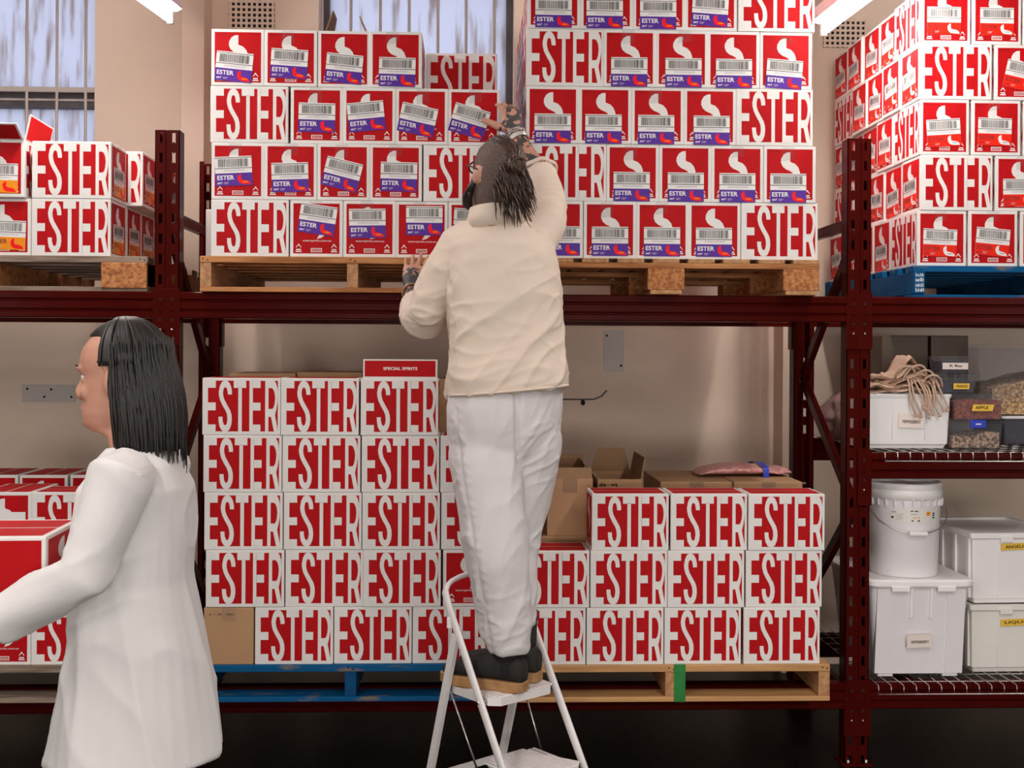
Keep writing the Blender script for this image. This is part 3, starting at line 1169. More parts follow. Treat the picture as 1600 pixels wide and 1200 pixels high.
# the opened carton at the picture's left edge, flaps up
oc = carton(X(-7, 268, dy - .02), dy - .03, z + H + .0006, 'E', UP, 'opened carton with raised red flaps at left picture edge, upper far-left stack', GD, 'amber', .54, .33, R(1), dr=.05)
for sgn, tilt, nm in ((1, 70, 'flap'), (-1, 75, 'flap')):
    m = MB()
    L, W = UP[0], UP[1]
    m.box((-L / 2 + .004, 0, 0), (L / 2 - .004, .003, W / 2), 'card')
    m.poly([(-L / 2 + .015, .0035, .006), (-L / 2 + .015, .0035, W / 2 - .006), (L / 2 - .015, .0035, W / 2 - .006), (L / 2 - .015, .0035, .006)], 'red')
    m.poly([(-L / 2 + .015, -.0005, .006), (L / 2 - .015, -.0005, .006), (L / 2 - .015, -.0005, W / 2 - .006), (-L / 2 + .015, -.0005, W / 2 - .006)], 'red')
    fo = m.build(nm, oc)
    fo.location = (0, sgn * W / 2 - (.003 if sgn > 0 else 0), UP[2])
    fo.rotation_euler = (R(-12 if sgn > 0 else 12), 0, 0)
m = MB()
m.box((-.098, -.003, 0), (.098, 0, .098), 'card')
m.poly([(-.09, -.0035, .008), (.09, -.0035, .008), (.09, -.0035, .09), (-.09, -.0035, .09)], 'red')
fo = m.build('flap', oc)
fo.matrix_local = Matrix.Translation((UP[0] / 2, 0, UP[2])) @ Matrix.Rotation(math.pi / 2, 4, 'Z') @ Matrix.Rotation(R(62), 4, 'X')

# ---- stack E: lower shelf on the blue pallet
SE = 'lower stack on blue pallet'
GE = 'cartons of the lower stack on the blue pallet'
ey = E_Y + .008
zE = ZB + PH
H = LO[2] + .0006
rows = [
    [('L', 399, 520), ('L', 522, 643), ('L', 645, 765)],
    [('L', 321, 444), ('L', 446, 567), ('L', 568, 688), ('E', 692, 775)],
    [('L', 319, 441), ('L', 444, 564), ('L', 566, 687), ('L', 689, 811)],
    [('L', 318, 439), ('L', 442, 562), ('L', 565, 686), ('L', 688, 809)],
    [('L', 316.5, 438), ('L', 439.5, 560), ('L', 563, 685)],
]
for r, row in enumerate(rows):
    for i, b in enumerate(row):
        x = X((b[1] + b[2]) / 2, 1000 - 90 * r, ey)
        ii = i + 1 if r == 0 else i
        o = carton(x, ey, zE + r * H, b[0], LO, lab(b[0], ii, 4, r, SE) if not (r == 4 and i == 2) else 'Carton with raised SPECIAL SPIRITS flap, rightmost in top row, lower stack on blue pallet', GE,
                   dr=-.012 if (r == 4 and i == 0) else 0)
        if r == 4 and i == 2:
            m = MB()
            L, W = LO[0], LO[1]
            m.box((-L / 2 + .006, 0, 0), (L / 2 - .006, .003, .070), 'card', bev=.001)
            F = Face(m, (-L / 2 + .006, 0, 0), (L - .012, 0, 0), (0, 0, .070), (0, -1, 0))
            F.rect(.02, .10, .975, .93, 'red', 1)
            F.word('SPECIAL SPIRITS', .27, .44, .46, .16, 'card', 2, .03)
            fo = m.build('flap', o)
            fo.location = (.002, -W / 2 + .002, LO[2])
            fo.rotation_euler = (R(-6), 0, 0)
# plain carton filling the bottom left corner of that stack
ox = X(357, 1000, ey)
m = MB()
w2 = (X(396, 1000, ey) - X(318, 1000, ey)) / 2
m.box((-w2, 0, 0), (w2, .28, LO[2] - .001), 'brown', bev=.004)
F = Face(m, (-w2, 0, 0), (2 * w2, 0, 0), (0, 0, LO[2]), (0, -1, 0))
for u, ww in ((.10, .06), (.20, .03), (.27, .09), (.44, .16)):
    F.rect(u, .86, u + ww, .90, 'brown_in', 1)
m.box((-.025, -.001, LO[2] - .05), (.025, .28, LO[2] - .0006), 'cleartape')
o = m.build('plain_carton', None, (ox, ey + .002, zE))
tag(o, 'plain brown carton at lower left corner of stack on blue pallet', 'carton')

# ---- stack F: lower shelf on the pine pallet
SF = 'lower stack on pine pallet'
GF = 'cartons of the lower stack on the pine pallet'
fy = F_Y + .008
rows = [
    [('L', 794, 915), ('L', 917, 1037), ('L', 1038, 1159), ('L', 1162, 1281)],
    [('L', 800, 921), ('L', 923, 1042), ('L', 1044, 1163), ('L', 1166, 1285)],
    [('L', 925, 1045), ('L', 1048, 1168), ('L', 1170, 1289)],
]
for r, row in enumerate(rows):
    for i, b in enumerate(row):
        x = X((b[1] + b[2]) / 2, 1000 - 90 * r, fy)
        ii = i if r < 2 else i + 1
        carton(x, fy, zE + r * H, 'L', LO, lab('L', ii, 4, r, SF), GF)

# ---- stack G: left bay lower shelf, behind the walking person
SG = 'low stack behind the walking person'
GG = 'cartons of the low stack behind the walking person'
gy = G_Y + .01
for r in range(3):
    z = zE + r * H
    carton(X(110, 900, gy), gy, z, 'L', LO, 'Carton, lettered side out, second along, %s, %s' % (ROWN[r], SG), GG)
    carton(X(6, 900, gy), gy, z, 'E', LO, 'Carton, end out, at picture edge, %s, %s' % (ROWN[r], SG), GG)
    for k, px in enumerate((-8, 70, 148)):
        carton(X(px, 900, gy + .49), gy + .47, z + (.012 if r == 2 else 0), 'E', LO, 'Rear-rank carton, %s from left, %s, %s' % (ORD[k], ROWN[r], SG), GG)
# the white delivery note stuck on the end carton's face
m = MB()
a = at(-30, 848, gy)
b_ = at(40, 800, gy)
m.box((0, -.0006, 0), (b_.x - a.x, 0, b_.z - a.z), 'paper')
F = Face(m, (0, -.0006, 0), (b_.x - a.x, 0, 0), (0, 0, b_.z - a.z), (0, -1, 0))
F.word('ESTER SPIRITS', .28, .62, .48, .10, 'ink', 1)
F.word('BEES KNEES', .38, .42, .36, .10, 'ink', 1)
F.rect(.45, .24, .72, .32, 'greyprint', 1)
for o in bpy.data.objects:
    if o.get('label', '').startswith('Carton, end out, at picture edge, third row up'):
        s = link('delivery_note', m.data('delivery_note'), o)
        s.matrix_world = Matrix.Translation((a.x, gy - .0012, a.z))
        bpy.context.view_layer.update()
        s.matrix_local = o.matrix_world.inverted() @ Matrix.Translation((a.x, gy - .0012, a.z))

# ------------------------------------------------------------------ plain brown cartons


def brown_carton(x0, x1, y0, y1, z, h, label, flaps=(), tape=True, mark=None, rot=0.0, group=None, mt='brown'):
    w_, d_ = (x1 - x0) / 2, (y1 - y0) / 2
    root = link('brown_carton', None, None, ((x0 + x1) / 2, (y0 + y1) / 2, z), rot) if False else None
    m = MB()
    t_ = .004
    if flaps:
        m.box((-w_, -d_, 0), (w_, -d_ + t_, h), 'brown')
        m.box((-w_, d_ - t_, 0), (w_, d_, h), 'brown')
        m.box((-w_, -d_ + t_, 0), (-w_ + t_, d_ - t_, h), 'brown')
        m.box((w_ - t_, -d_ + t_, 0), (w_, d_ - t_, h), 'brown')
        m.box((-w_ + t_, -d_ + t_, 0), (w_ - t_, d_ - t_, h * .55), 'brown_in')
    else:
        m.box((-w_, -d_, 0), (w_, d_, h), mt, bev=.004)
        m.box((-w_ + .01, -.0015, h), (w_ - .01, .0015, h + .0008), 'brown_in')
    if mark:
        F = Face(m, (-w_, -d_, 0), (2 * w_, 0, 0), (0, 0, h), (0, -1, 0))
        F.word(mark[0], mark[1], mark[2], mark[3], mark[4], 'ink', 1, .03)
    o = m.build('brown_carton', None, ((x0 + x1) / 2, (y0 + y1) / 2, z), rot)
    tag(o, label, 'carton', group)
    if tape:
        m = MB()
        m.box((-.028, -d_ - .001, h - .055), (.028, -d_ - .0004, h + .0004), 'cleartape')
        m.build('tape', o)
    for side, ln, ang, sk in flaps:
        m = MB()
        if side in ('f', 'b'):
            W = w_
        else:
            W = d_
        m.mesh([(-W + .003, 0, 0), (W - .003, 0, 0), (W - .003 - sk, 0, ln), (-W + .003 + sk, 0, ln), (-W + .003, .004, 0), (W - .003, .004, 0), (W - .003 - sk, .004, ln), (-W + .003 + sk, .004, ln)],
               [(0, 1, 2, 3), (7, 6, 5, 4), (0, 4, 5, 1), (1, 5, 6, 2), (2, 6, 7, 3), (3, 7, 4, 0)], 'brown_in')
        fo = m.build('flap', o)
        off = {'f': ((0, -d_, h), 0), 'b': ((0, d_, h), math.pi), 'l': ((-w_, 0, h), -math.pi / 2), 'r': ((w_, 0, h), math.pi / 2)}[side]
        fo.matrix_local = Matrix.Translation(off[0]) @ Matrix.Rotation(off[1], 4, 'Z') @ Matrix.Rotation(R(ang), 4, 'X')
    return o


GBN = 'plain brown cartons behind the lower stacks'
yb = fy + .25
zt = CAMZ
o1y = 4.52
zF1 = zE


def zpx(py, Y, px=1000):
    return at(px, py, Y).z


# under-carton and open carton just right of the man's knees
zl = zE
h1 = zpx(838, 4.50, 890) - zE
brown_carton(X(842, 850, 4.50), X(928, 850, 4.50), 4.50, 4.86, zE, h1, 'brown carton under the open one right of the man\'s knees', tape=False, group=GBN)
brown_carton(X(855, 800, 4.52), X(926, 800, 4.52), 4.52, 4.80, zE + h1 + .0006, zpx(748, 4.52, 890) - zE - h1, 'opened brown carton with raised flaps just right of the man\'s knees',
             flaps=(('b', .075, -14, .01), ('f', .045, -25, .0), ('l', .06, 35, .0)), group=GBN)
h2 = zpx(748, 4.62, 960) - zE
brown_carton(X(934, 780, 4.60), X(1003, 780, 4.60), 4.60, 4.92, zE, h2, 'opened brown carton with wide flaps behind left end of pine-pallet stack',
             flaps=(('b', .10, -10, .028), ('l', .09, 42, .0), ('r', .085, 10, .01)), mark=('aka - ora', .03, .955, .42, .025), tape=False, group=GBN)
h3 = zpx(752, 4.62, 1085) - zE
brown_carton(X(1032, 780, 4.60), X(1144, 780, 4.60), 4.60, 5.05, zE, h3, 'closed brown carton behind middle of pine-pallet stack', group=GBN)
h4 = zpx(752, 4.60, 1200) - zE
brown_carton(X(1147, 780, 4.58), X(1254, 780, 4.58), 4.58, 4.98, zE, h4, 'closed brown carton behind right end of pine-pallet stack, under bubble wrap', group=GBN)
# bubble-wrap parcel on it
m = MB()
rr = random.Random(5)
n = 26
ringsl = []
bx0, bx1 = X(1066, 740, 5.12), X(1222, 740, 4.9)
L = bx1 - bx0
for i in range(15):
    t_ = i / 14
    x = -L / 2 + L * t_
    hh = .004 + .040 * (math.sin(math.pi * min(1, t_ * 1.15)) ** .5 if t_ < .87 else max(0, 1 - (t_ - .87) * 4) * .9)
    dd = .11 * (.75 + .25 * math.sin(math.pi * t_))
    rg = []
    for j in range(n):
        a = 2 * math.pi * j / n
        q = 1 + .10 * noise.noise(Vector((x * 16, a * 1.6, 2)))
        rg.append((x, math.cos(a) * dd * q, hh / 2 + .006 + math.sin(a) * hh / 2 * q))
    ringsl.append(rg)
m.rings(ringsl, 'bubble')
o = m.build('bubble_wrap_parcel', None, ((bx0 + bx1) / 2, 4.84, zE + h4 + .001), R(4))
tag(o, 'pink bubble-wrapped parcel with blue tape on brown carton, lower shelf', 'parcel')
m = MB()
tp = []
for j in range(9):
    a = math.pi + (math.pi * .9) * j / 8 - math.pi * .9
    tp.append((math.cos(a) * .113, .027 + math.sin(a) * .0245))
for (y0, z0), (y1, z1) in zip(tp, tp[1:]):
    m.poly([(-.013, y0, z0), (.010, y0, z0), (.012, y1, z1), (-.011, y1, z1)], 'bluelatch')
m.poly([(-.014, -.114, -.004), (.010, -.114, -.004), (.010, -.113, .03), (-.014, -.113, .03)], 'bluelatch')
tpo = m.build('blue_tape', o)
tpo.location = (.075, 0, .002)

# flat cartons behind the blue-pallet stack
h5 = zpx(583, 4.62, 420) - zE
brown_carton(X(358, 600, 4.60), X(462, 600, 4.60), 4.60, 4.95, zE, h5, 'brown carton peeping over left of the blue-pallet stack', tape=False, group=GBN)
brown_carton(X(464, 600, 4.62), X(566, 600, 4.62), 4.62, 4.97, zE, h5 + .004, 'brown carton peeping over middle of the blue-pallet stack', tape=False, group=GBN)
brown_carton(X(668, 600, 4.60), X(742, 600, 4.60), 4.60, 4.95, zE, zpx(592, 4.6, 700) - zE, 'brown carton behind right of the blue-pallet stack', tape=False, group=GBN)
# open carton on the second layer of the upper left stack, flaps against the window
yq = ay + .31
brown_carton(X(500, 60, yq), X(585, 60, yq), yq, yq + .28, z4, .235, 'opened brown carton with flaps up before barred window, upper stack left of the man',
             flaps=(('l', .17, -14, .075), ('r', .165, -24, .10)), tape=False)
# ------------------------------------------------------------------ right bay: tubs, bucket, containers
ZM = BZ['mid'] + .10 + .0085
ZL = BZ['low'] + .10 + .0085


def rrect(w_, d_, r, n=5):
    pts = []
    for cx, cy, a0 in ((w_ - r, d_ - r, 0), (-w_ + r, d_ - r, 90), (-w_ + r, -d_ + r, 180), (w_ - r, -d_ + r, 270)):
        for i in range(n + 1):
            a = R(a0 + 90 * i / n)
            pts.append((cx + r * math.cos(a), cy + r * math.sin(a)))
    return pts


def shell(m, levels, r, mt, floor_t=.004, wall=.003):
    """open tub from (z, half width, half depth) levels with a wall thickness"""
    outer = [[(x, y, z) for x, y in rrect(w_, d_, r)] for z, w_, d_ in levels]
    inner = [[(x, y, max(z, levels[0][0] + floor_t)) for x, y in rrect(w_ - wall, d_ - wall, max(.002, r - wall))] for z, w_, d_ in levels[::-1]]
    m.rings(outer + inner, mt, smooth=False)


# white tub of the middle shelf
ty = 4.528
x0, x1 = X(1346, 620, ty), X(1488, 620, ty)
zt_ = zpx(616, ty, 1420)
hh = zt_ - ZM
w_ = (x1 - x0) / 2
root = empty('storage_tub', ((x0 + x1) / 2, ty + .13, ZM))
tag(root, 'white open tub with berry label on middle shelf, cloth bags on top', 'tub')
m = MB()
shell(m, [(0, w_ - .020, .105), (.012, w_ - .016, .109), (.018, w_ - .010, .115), (.03, w_ - .009, .116), (hh - .012, w_ - .003, .125)], .012, 'tub')
for sx in (-.30, .42):
    m.box((sx * w_ - .0012, -.1235, .035), (sx * w_ + .0012, -.118, hh - .02), 'tubcool')
m.build('body', root)
m = MB()
shell(m, [(hh - .014, w_ + .001, .127), (hh - .002, w_ + .004, .130), (hh, w_ + .003, .129)], .014, 'tub', floor_t=.0, wall=.012)
m.build('rim', root)


def lab_card(parent, x, y, z, w_, h, mt, text, rot=0.0, tw=.72, th=.22, tv=.32, col='ink', skew=0.0, tilt=0.0):
    m = MB()
    m.mesh([(0 + skew, -.0006, 0), (w_ - skew * .3, -.0006, 0), (w_ + skew * .6, -.0006, h), (skew * 1.6, -.0006, h), (0 + skew, 0, 0), (w_ - skew * .3, 0, 0), (w_ + skew * .6, 0, h), (skew * 1.6, 0, h)],
           [(0, 1, 2, 3), (7, 6, 5, 4), (0, 4, 5, 1), (1, 5, 6, 2), (2, 6, 7, 3), (3, 7, 4, 0)], mt)
    F = Face(m, (0, -.0006, 0), (w_, 0, 0), (0, 0, h), (0, -1, 0))
    if text:
        F.word(text, (1 - tw) / 2 + .03, tv, tw, th, col, 1, .02)
    o = m.build('name_label', parent)
    o.location = (x, y, z)
    o.rotation_euler = (tilt, rot, 0)
    return o


c = root.location
a, b_ = at(1404, 668, ty), at(1444, 646, ty)
lab_card(root, a.x - c.x, -.1255, a.z - c.z, b_.x - a.x, b_.z - a.z, 'labelpaper', 'PEPPERBERRY', R(2), tilt=R(-3))

# folded cotton bags lying on the tub, drawstrings hanging
bx, by_ = X(1418, 600, ty), ty + .13
root = empty('cotton_bags', (bx, by_, zt_))
tag(root, 'folded tan cotton drawstring bags heaped on the white tub', 'cloth bags')
m = MB()
rr = random.Random(3)
for k in range(6):
    zc = .008 + .013 * k
    ww = .150 - .012 * k + rr.uniform(-.02, .012)
    xs_ = rr.uniform(-.022, .022)
    ph = rr.uniform(0, 9)
    ringsl = []
    for i in range(41):
        t_ = i / 40
        x = xs_ - ww + 2 * ww * t_
        lift = .046 * math.exp(-((t_ - .66) / .24) ** 2) * (.30 + .20 * k) + .020 * noise.noise(Vector((x * 15, k * 3.1, ph)))
        dp = .115 * (1 - .25 * abs(2 * t_ - 1) ** 3) * (.35 + .65 * min(1, t_ * 2.0)) * (1 - .06 * k)
        rg = []
        for j in range(28):
            a = 2 * math.pi * j / 28
            wob = .016 * noise.noise(Vector((x * 20, a * 1.6, k * 5.0))) + .007 * noise.noise(Vector((x * 60, a * 4, k * 2.0)))
            rg.append((x, math.cos(a) * dp + wob - .02, max(.001, zc + lift + math.sin(a) * (.008 + abs(wob) * .5) + .5 * wob * abs(math.cos(a)))))
        ringsl.append(rg)
    m.rings(ringsl, 'canvas')
m.build('folded_cloth', root)
m = MB()
for k in range(9):
    xx = .020 + .0155 * k + rr.uniform(-.006, .006)
    zz = .050 - .004 * k + rr.uniform(-.01, .01)
    yo = -.142 - rr.uniform(0, .006)
    dl = rr.uniform(-.085, -.045) - .002 * k
    pts = [(xx - .03, -.09, zz + .030)]
    for i in range(1, 9):
        t_ = i / 8
        pts.append((xx - .03 + .034 * t_ + .007 * math.sin(t_ * 7 + k), -.09 + (yo + .09) * min(1, t_ * 1.8), (zz + .035) * (1 - t_) + dl * t_ + .018 * math.sin(math.pi * min(1, t_ * 1.5))))
    pts2 = [Vector(p) for p in pts]
    m.tube(pts2, .0040, 'canvas', n=7)
    m.ball(pts2[-1], (.0065, .006, .008), 'canvas', n=8)
for k in range(4):
    xx = .0 + .035 * k
    r_ = rr.uniform(.025, .048)
    tl = rr.uniform(-.6, .6)
    pts = []
    for i in range(13):
        a = math.pi * i / 12
        pts.append((xx + r_ * math.cos(a) + .02 * tl * math.sin(a), -.105 - .032 * math.sin(a) + .01 * tl, .062 + .055 * math.sin(a) * (1 + .3 * tl) - .012 * k))
    m.tube(pts, .0044, 'canvas', n=7)
m.build('drawstrings', root)

# polythene bag of pink cloth slumped through the rack frame
pm = at(1300, 655, 4.98)
root = empty('cloth_sack', (1.648, 5.06, ZM))
tag(root, 'clear plastic sack of dusty pink cloth slumped beside the rack frame', 'sack')
for nm, sc_, mt in (('cloth', 1.0, 'pinkcloth'), ('plastic_wrap', 1.05, 'wrap')):
    m = MB()
    ringsl = []
    for i in range(31):
        t_ = i / 30
        z = .002 + .21 * t_
        rg = []
        prof = math.sin(math.pi * min(1, .18 + t_ * .80)) ** .6
        for j in range(60):
            a = 2 * math.pi * j / 60
            q = sc_ * (1 + .34 * noise.noise(Vector((math.cos(a) * 2.2, math.sin(a) * 2.2, z * 13))) + .20 * noise.noise(Vector((math.cos(a) * 7, math.sin(a) * 7, z * 26))))
            rg.append((math.cos(a) * .085 * prof * q + .02 * t_, math.sin(a) * .215 * prof * q, z * (sc_ if i > 0 else 1)))
        ringsl.append(rg)
    m.rings(ringsl, mt)
    m.build(nm, root)

# clear containers
def container(x0, x1, y0, dep, z, h, label, latch=None, lidmat='clear', group='clear food containers on the middle shelf', taper=.012):
    w_ = (x1 - x0) / 2
    root = empty('clear_container', ((x0 + x1) / 2, y0 + dep / 2, z))
    tag(root, label, 'container', group)
    m = MB()
    d_ = dep / 2
    shell(m, [(0, w_ - taper, d_ - taper), (h - .012, w_ - .004, d_ - .004)], .012, 'clear', wall=.002)
    m.build('body', root)
    m = MB()
    outer = [[(x, y, zz) for x, y in rrect(a, b_, .014)] for zz, a, b_ in ((h - .012, w_ + .001, d_ + .001), (h - .010, w_ + .003, d_ + .003), (h - .002, w_ + .003, d_ + .003), (h, w_ - .002, d_ - .002))]
    m.rings(outer, lidmat, smooth=False)
    m.build('lid', root)
    if latch:
        m = MB()
        m.box((-.032, -d_ - .006, h - .03), (.032, -d_ + .002, h + .002), latch, bev=.002)
        F = Face(m, (-.032, -d_ - .006, h - .03), (.064, 0, 0), (0, 0, .032), (0, -1, 0))
        F.rect(.33, .42, .68, .58, 'paper', 1)
        m.build('latch', root)
    return root


def fill(parent_loc, w_, d_, h0, h1, mt, label, name, cat, seed=0, slope=0.0):
    """heaped dry goods inside a container: one body nobody could count"""
    m = MB()
    nx, ny = 16, 12
    rr = random.Random(seed)
    top = []
    for j in range(ny + 1):
        for i in range(nx + 1):
            x = -w_ + 2 * w_ * i / nx
            y = -d_ + 2 * d_ * j / ny
            z = h1 + .012 * noise.noise(Vector((x * 14, y * 14, seed))) + slope * x + rr.uniform(-.0025, .0025)
            top.append((x, y, max(h0 + .004, z)))
    fs = []
    W = nx + 1
    for j in range(ny):
        for i in range(nx):
            a = j * W + i
            fs.append((a, a + 1, a + W + 1, a + W))
    nb = len(top)
    bot = [(x, y, h0) for x, y, z in top]
    for i in range(nx):
        fs.append((i + 1, i, nb + i, nb + i + 1))
        k = ny * W + i
        fs.append((k, k + 1, nb + k + 1, nb + k))
    for j in range(ny):
        k = j * W
        fs.append((k, k + W, nb + k + W, nb + k))
        k = j * W + nx
        fs.append((k + W, k, nb + k, nb + k + W))
    fs.append((nb, nb + nx, nb + ny * W + nx, nb + ny * W)[::-1])
    m.mesh(top + bot, fs, mt)
    o = m.build(name, None, parent_loc)
    tag(o, label, cat, kind='stuff')
    return o


cyy = 4.52
zc1 = zpx(657, cyy, 1530)
x0, x1 = X(1484, 680, cyy), X(1571, 680, cyy)
h = zc1 - ZM
c1 = container(x0, x1, cyy, .20, ZM, h, 'clear container with blue latch, lowest of three beside the white tub', 'bluelatch')
fill((c1.location.x, c1.location.y, ZM + .0045), (x1 - x0) / 2 - .016, .080, 0, h * .46, 'seeds', 'pale and dark mixed seeds in the blue-latched container', 'seed_mix', 'seeds', 3, .10)
zc2 = zpx(616, cyy, 1530)
x0, x1 = X(1488, 640, cyy), X(1573, 640, cyy)
h = zc2 - zc1 - .001
c2 = container(x0, x1, cyy - .005, .20, zc1 + .001, h, 'clear container of dried apple with yellow label, on blue-latched one')
fill((c2.location.x, c2.location.y, zc1 + .0055), (x1 - x0) / 2 - .016, .080, 0, h * .70, 'apple', 'rust-red dried apple pieces in the yellow-labelled container', 'dried_apple', 'dried fruit', 8)
c = c2.location
a, b_ = at(1513, 642, cyy), at(1550, 632, cyy)
lab_card(c2, a.x - c.x, -.1045, a.z - c.z, b_.x - a.x, b_.z - a.z, 'yellow', 'APPLE', 0, tw=.55, th=.5, tv=.28, skew=.009)
zc3 = zpx(584, cyy + .06, 1500)
x0, x1 = X(1450, 600, cyy + .06), X(1529, 600, cyy + .06)
h = zc3 - zc2 - .002
c3 = container(x0, x1, cyy + .05, .15, zc2 + .001, h, 'clear container with short yellow label, third up beside the white tub')
c = c3.location
a, b_ = at(1488, 608, cyy + .05), at(1514, 599, cyy + .05)
lab_card(c3, a.x - c.x, -.079, a.z - c.z, b_.x - a.x, b_.z - a.z, 'yellow', 'ORANGE', 0, tw=.7, th=.45, tv=.28, skew=.002)
fill((c3.location.x, c3.location.y, zc2 + .0055), (x1 - x0) / 2 - .016, .056, 0, h * .5, 'juniper', 'dark dried peel in the short-labelled container', 'dried_peel', 'dried fruit', 18)
zc4 = zpx(556, cyy + .08, 1500)
x0, x1 = X(1467, 570, cyy + .08), X(1516, 570, cyy + .08)
h = zc4 - zc3 - .002
c4 = container(x0, x1, cyy + .07, .14, zc3 + .001, h, 'small dark container with white label on top of the container pile')
c = c4.location
a, b_ = at(1472, 577, cyy + .07), at(1512, 567, cyy + .07)
lab_card(c4, a.x - c.x, -.074, a.z - c.z, b_.x - a.x, b_.z - a.z, 'labelpaper', 'K Bay', 0, tw=.5, th=.5, tv=.25)
fill((c4.location.x, c4.location.y, zc3 + .0055), (x1 - x0) / 2 - .016, .052, 0, h * .6, 'juniper', 'dark leaves in the small white-labelled container', 'dried_leaves', 'dried herbs', 28)
# big container of grain on a second one
gy_ = 4.74
zg0 = zpx(650, gy_, 1590)
x0 = X(1567, 690, gy_)
c6 = container(x0, x0 + .36, gy_, .34, ZM, zg0 - ZM, 'clear container of dark berries under the big grain container', lidmat='tubcool')
fill((c6.location.x, c6.location.y, ZM + .0045), .162, .15, 0, (zg0 - ZM) * .86, 'juniper', 'blue-black berries under the big grain container', 'dried_berries', 'berries', 5)
x0 = X(1527, 600, gy_)
zg1 = zpx(539, gy_, 1590)
c5 = container(x0, x0 + .42, gy_, .36, zg0 + .001, zg1 - zg0, 'large clear container of golden grain at right picture edge', taper=.03)
fill((c5.location.x + .02, c5.location.y, zg0 + .0055), .155, .155, 0, (zg1 - zg0) * .50, 'grain', 'golden grain heaped in the large clear container', 'grain', 'grain', 9, .25)
# wrapped cartons at the shelf's back, the shade there put into their brown
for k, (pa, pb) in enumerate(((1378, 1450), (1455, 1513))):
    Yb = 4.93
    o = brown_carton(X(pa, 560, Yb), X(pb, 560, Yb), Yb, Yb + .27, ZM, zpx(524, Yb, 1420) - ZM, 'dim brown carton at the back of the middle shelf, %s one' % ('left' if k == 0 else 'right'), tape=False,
                     mark=('III II', .45, .45, .35, .22), mt='shaded_brown')

# ---- lower shelf
ly = 4.46
x0, x1 = X(1357, 915, ly), X(1526, 915, ly)
w_ = (x1 - x0) / 2 - .006
z1 = zpx(906, ly, 1440)
hh = z1 - ZL
dpt = .27
root = empty('lidded_tub', ((x0 + x1) / 2, ly + dpt, ZL))
tag(root, 'lidded translucent white tub with berry label, under the bucket', 'tub')
m = MB()
hb = hh - .03
shell(m, [(.012, w_ * .80, dpt * .84), (hb, w_ * .965, dpt * .96)], .035, 'tubcool', wall=.004)
for sx in (-1, 1):
    m.prism([(-dpt * .84 - .004, .014), (-dpt * .84 + .02, .014), (-dpt * .96 + .02, hb - .004), (-dpt * .96 - .004, hb - .004)], 0,
            min(sx * w_ * .50, sx * w_ * .84), max(sx * w_ * .50, sx * w_ * .84), 'tubcool')
for px in (-.19, .19):
    m.prism([(-dpt * .925 - .006, hb - .12), (-dpt * .925 + .01, hb - .12), (-dpt * .96 + .01, hb - .002), (-dpt * .96 - .006, hb - .002)], 0, px * w_ - .006, px * w_ + .006, 'tub')
for sx in (-.62, .62):
    m.box((sx * w_ - .03, -dpt * .83, 0), (sx * w_ + .03, -dpt * .83 + .06, .016), 'tubcool', bev=.003)
    m.box((sx * w_ - .03, dpt * .83 - .06, 0), (sx * w_ + .03, dpt * .83, .016), 'tubcool', bev=.003)
m.build('body', root)
m = MB()
lv = [(hh - .032, w_ + .000, dpt - .000), (hh - .024, w_ + .006, dpt + .006), (hh - .008, w_ + .006, dpt + .006), (hh, w_ - .004, dpt - .004), (hh - .004, w_ - .03, dpt - .03)]
m.rings([[(x, y, zz) for x, y in rrect(a, b_, .045, 6)] for zz, a, b_ in lv], 'tub', smooth=False)
for sx in (-.42, .45):
    m.box((sx * w_ - .035, -dpt - .009, hh - .045), (sx * w_ + .035, -dpt + .004, hh - .024), 'tub', bev=.003)
m.build('lid', root)
c = root.location
a, b_ = at(1419, 1014, ly), at(1458, 993, ly)
lab_card(root, a.x - c.x, -dpt * .905 - .012, a.z - c.z, b_.x - a.x, b_.z - a.z, 'labelpaper', 'PEPPERBERRY', R(-2), tilt=R(4))
lid_z = z1

# the bucket standing on that lid
by2 = ly + .03
x0, x1 = X(1362, 780, by2 + .1), X(1476, 780, by2 + .1)
rad = (x1 - x0) / 2
zb1 = zpx(757, by2, 1420)
hb = zb1 - lid_z + .003
root = empty('bucket', ((x0 + x1) / 2, by2 + rad, lid_z - .0035))
tag(root, 'white lidded plastic bucket with wire bail, standing on the lidded tub', 'bucket')


def lathe(m, prof, mt, n=40):
    m.rings([[(r * math.cos(2 * math.pi * j / n), r * math.sin(2 * math.pi * j / n), z) for j in range(n)] for r, z in prof], mt)


m = MB()
lathe(m, [(rad * .86, 0), (rad * .88, .004), (rad * .955, hb - .065), (rad * .955, hb - .06)], 'tubcool')
for k in range(26):
    a = 2 * math.pi * k / 26
    m.bar((math.cos(a) * rad * .955, math.sin(a) * rad * .955, hb - .088), (math.cos(a) * rad * .965, math.sin(a) * rad * .965, hb - .058), .004, .012, 'tubcool', side=(-math.sin(a), math.cos(a), 0))
m.build('body', root)
m = MB()
lathe(m, [(rad * .96, hb - .064), (rad, hb - .062), (rad, hb - .032), (rad * .985, hb - .029), (rad * .985, hb - .024), (rad * .995, hb - .022), (rad * .995, hb - .004), (rad * .975, hb), (rad * .93, hb), (rad * .92, hb - .006)], 'tub')
m.build('lid', root)
m = MB()
pts = []
for i in range(21):
    a = math.pi * (1 + i / 20)
    pts.append((math.cos(a) * (rad + .006), -abs(math.sin(a)) * (rad * .42) - rad * .02 - abs(math.sin(a)) ** .5 * rad * .60, hb - .085 - .105 * abs(math.sin(a)) ** .8))
m.tube(pts, .0022, 'steel', n=6)
m.build('bail_handle', root)
m = MB()
pmid = pts[10]
m.box((pmid[0] - .036, pmid[1] - .006, pmid[2] - .007), (pmid[0] + .036, pmid[1] + .006, pmid[2] + .008), 'tub', bev=.003)
m.build('grip', root)
m = MB()
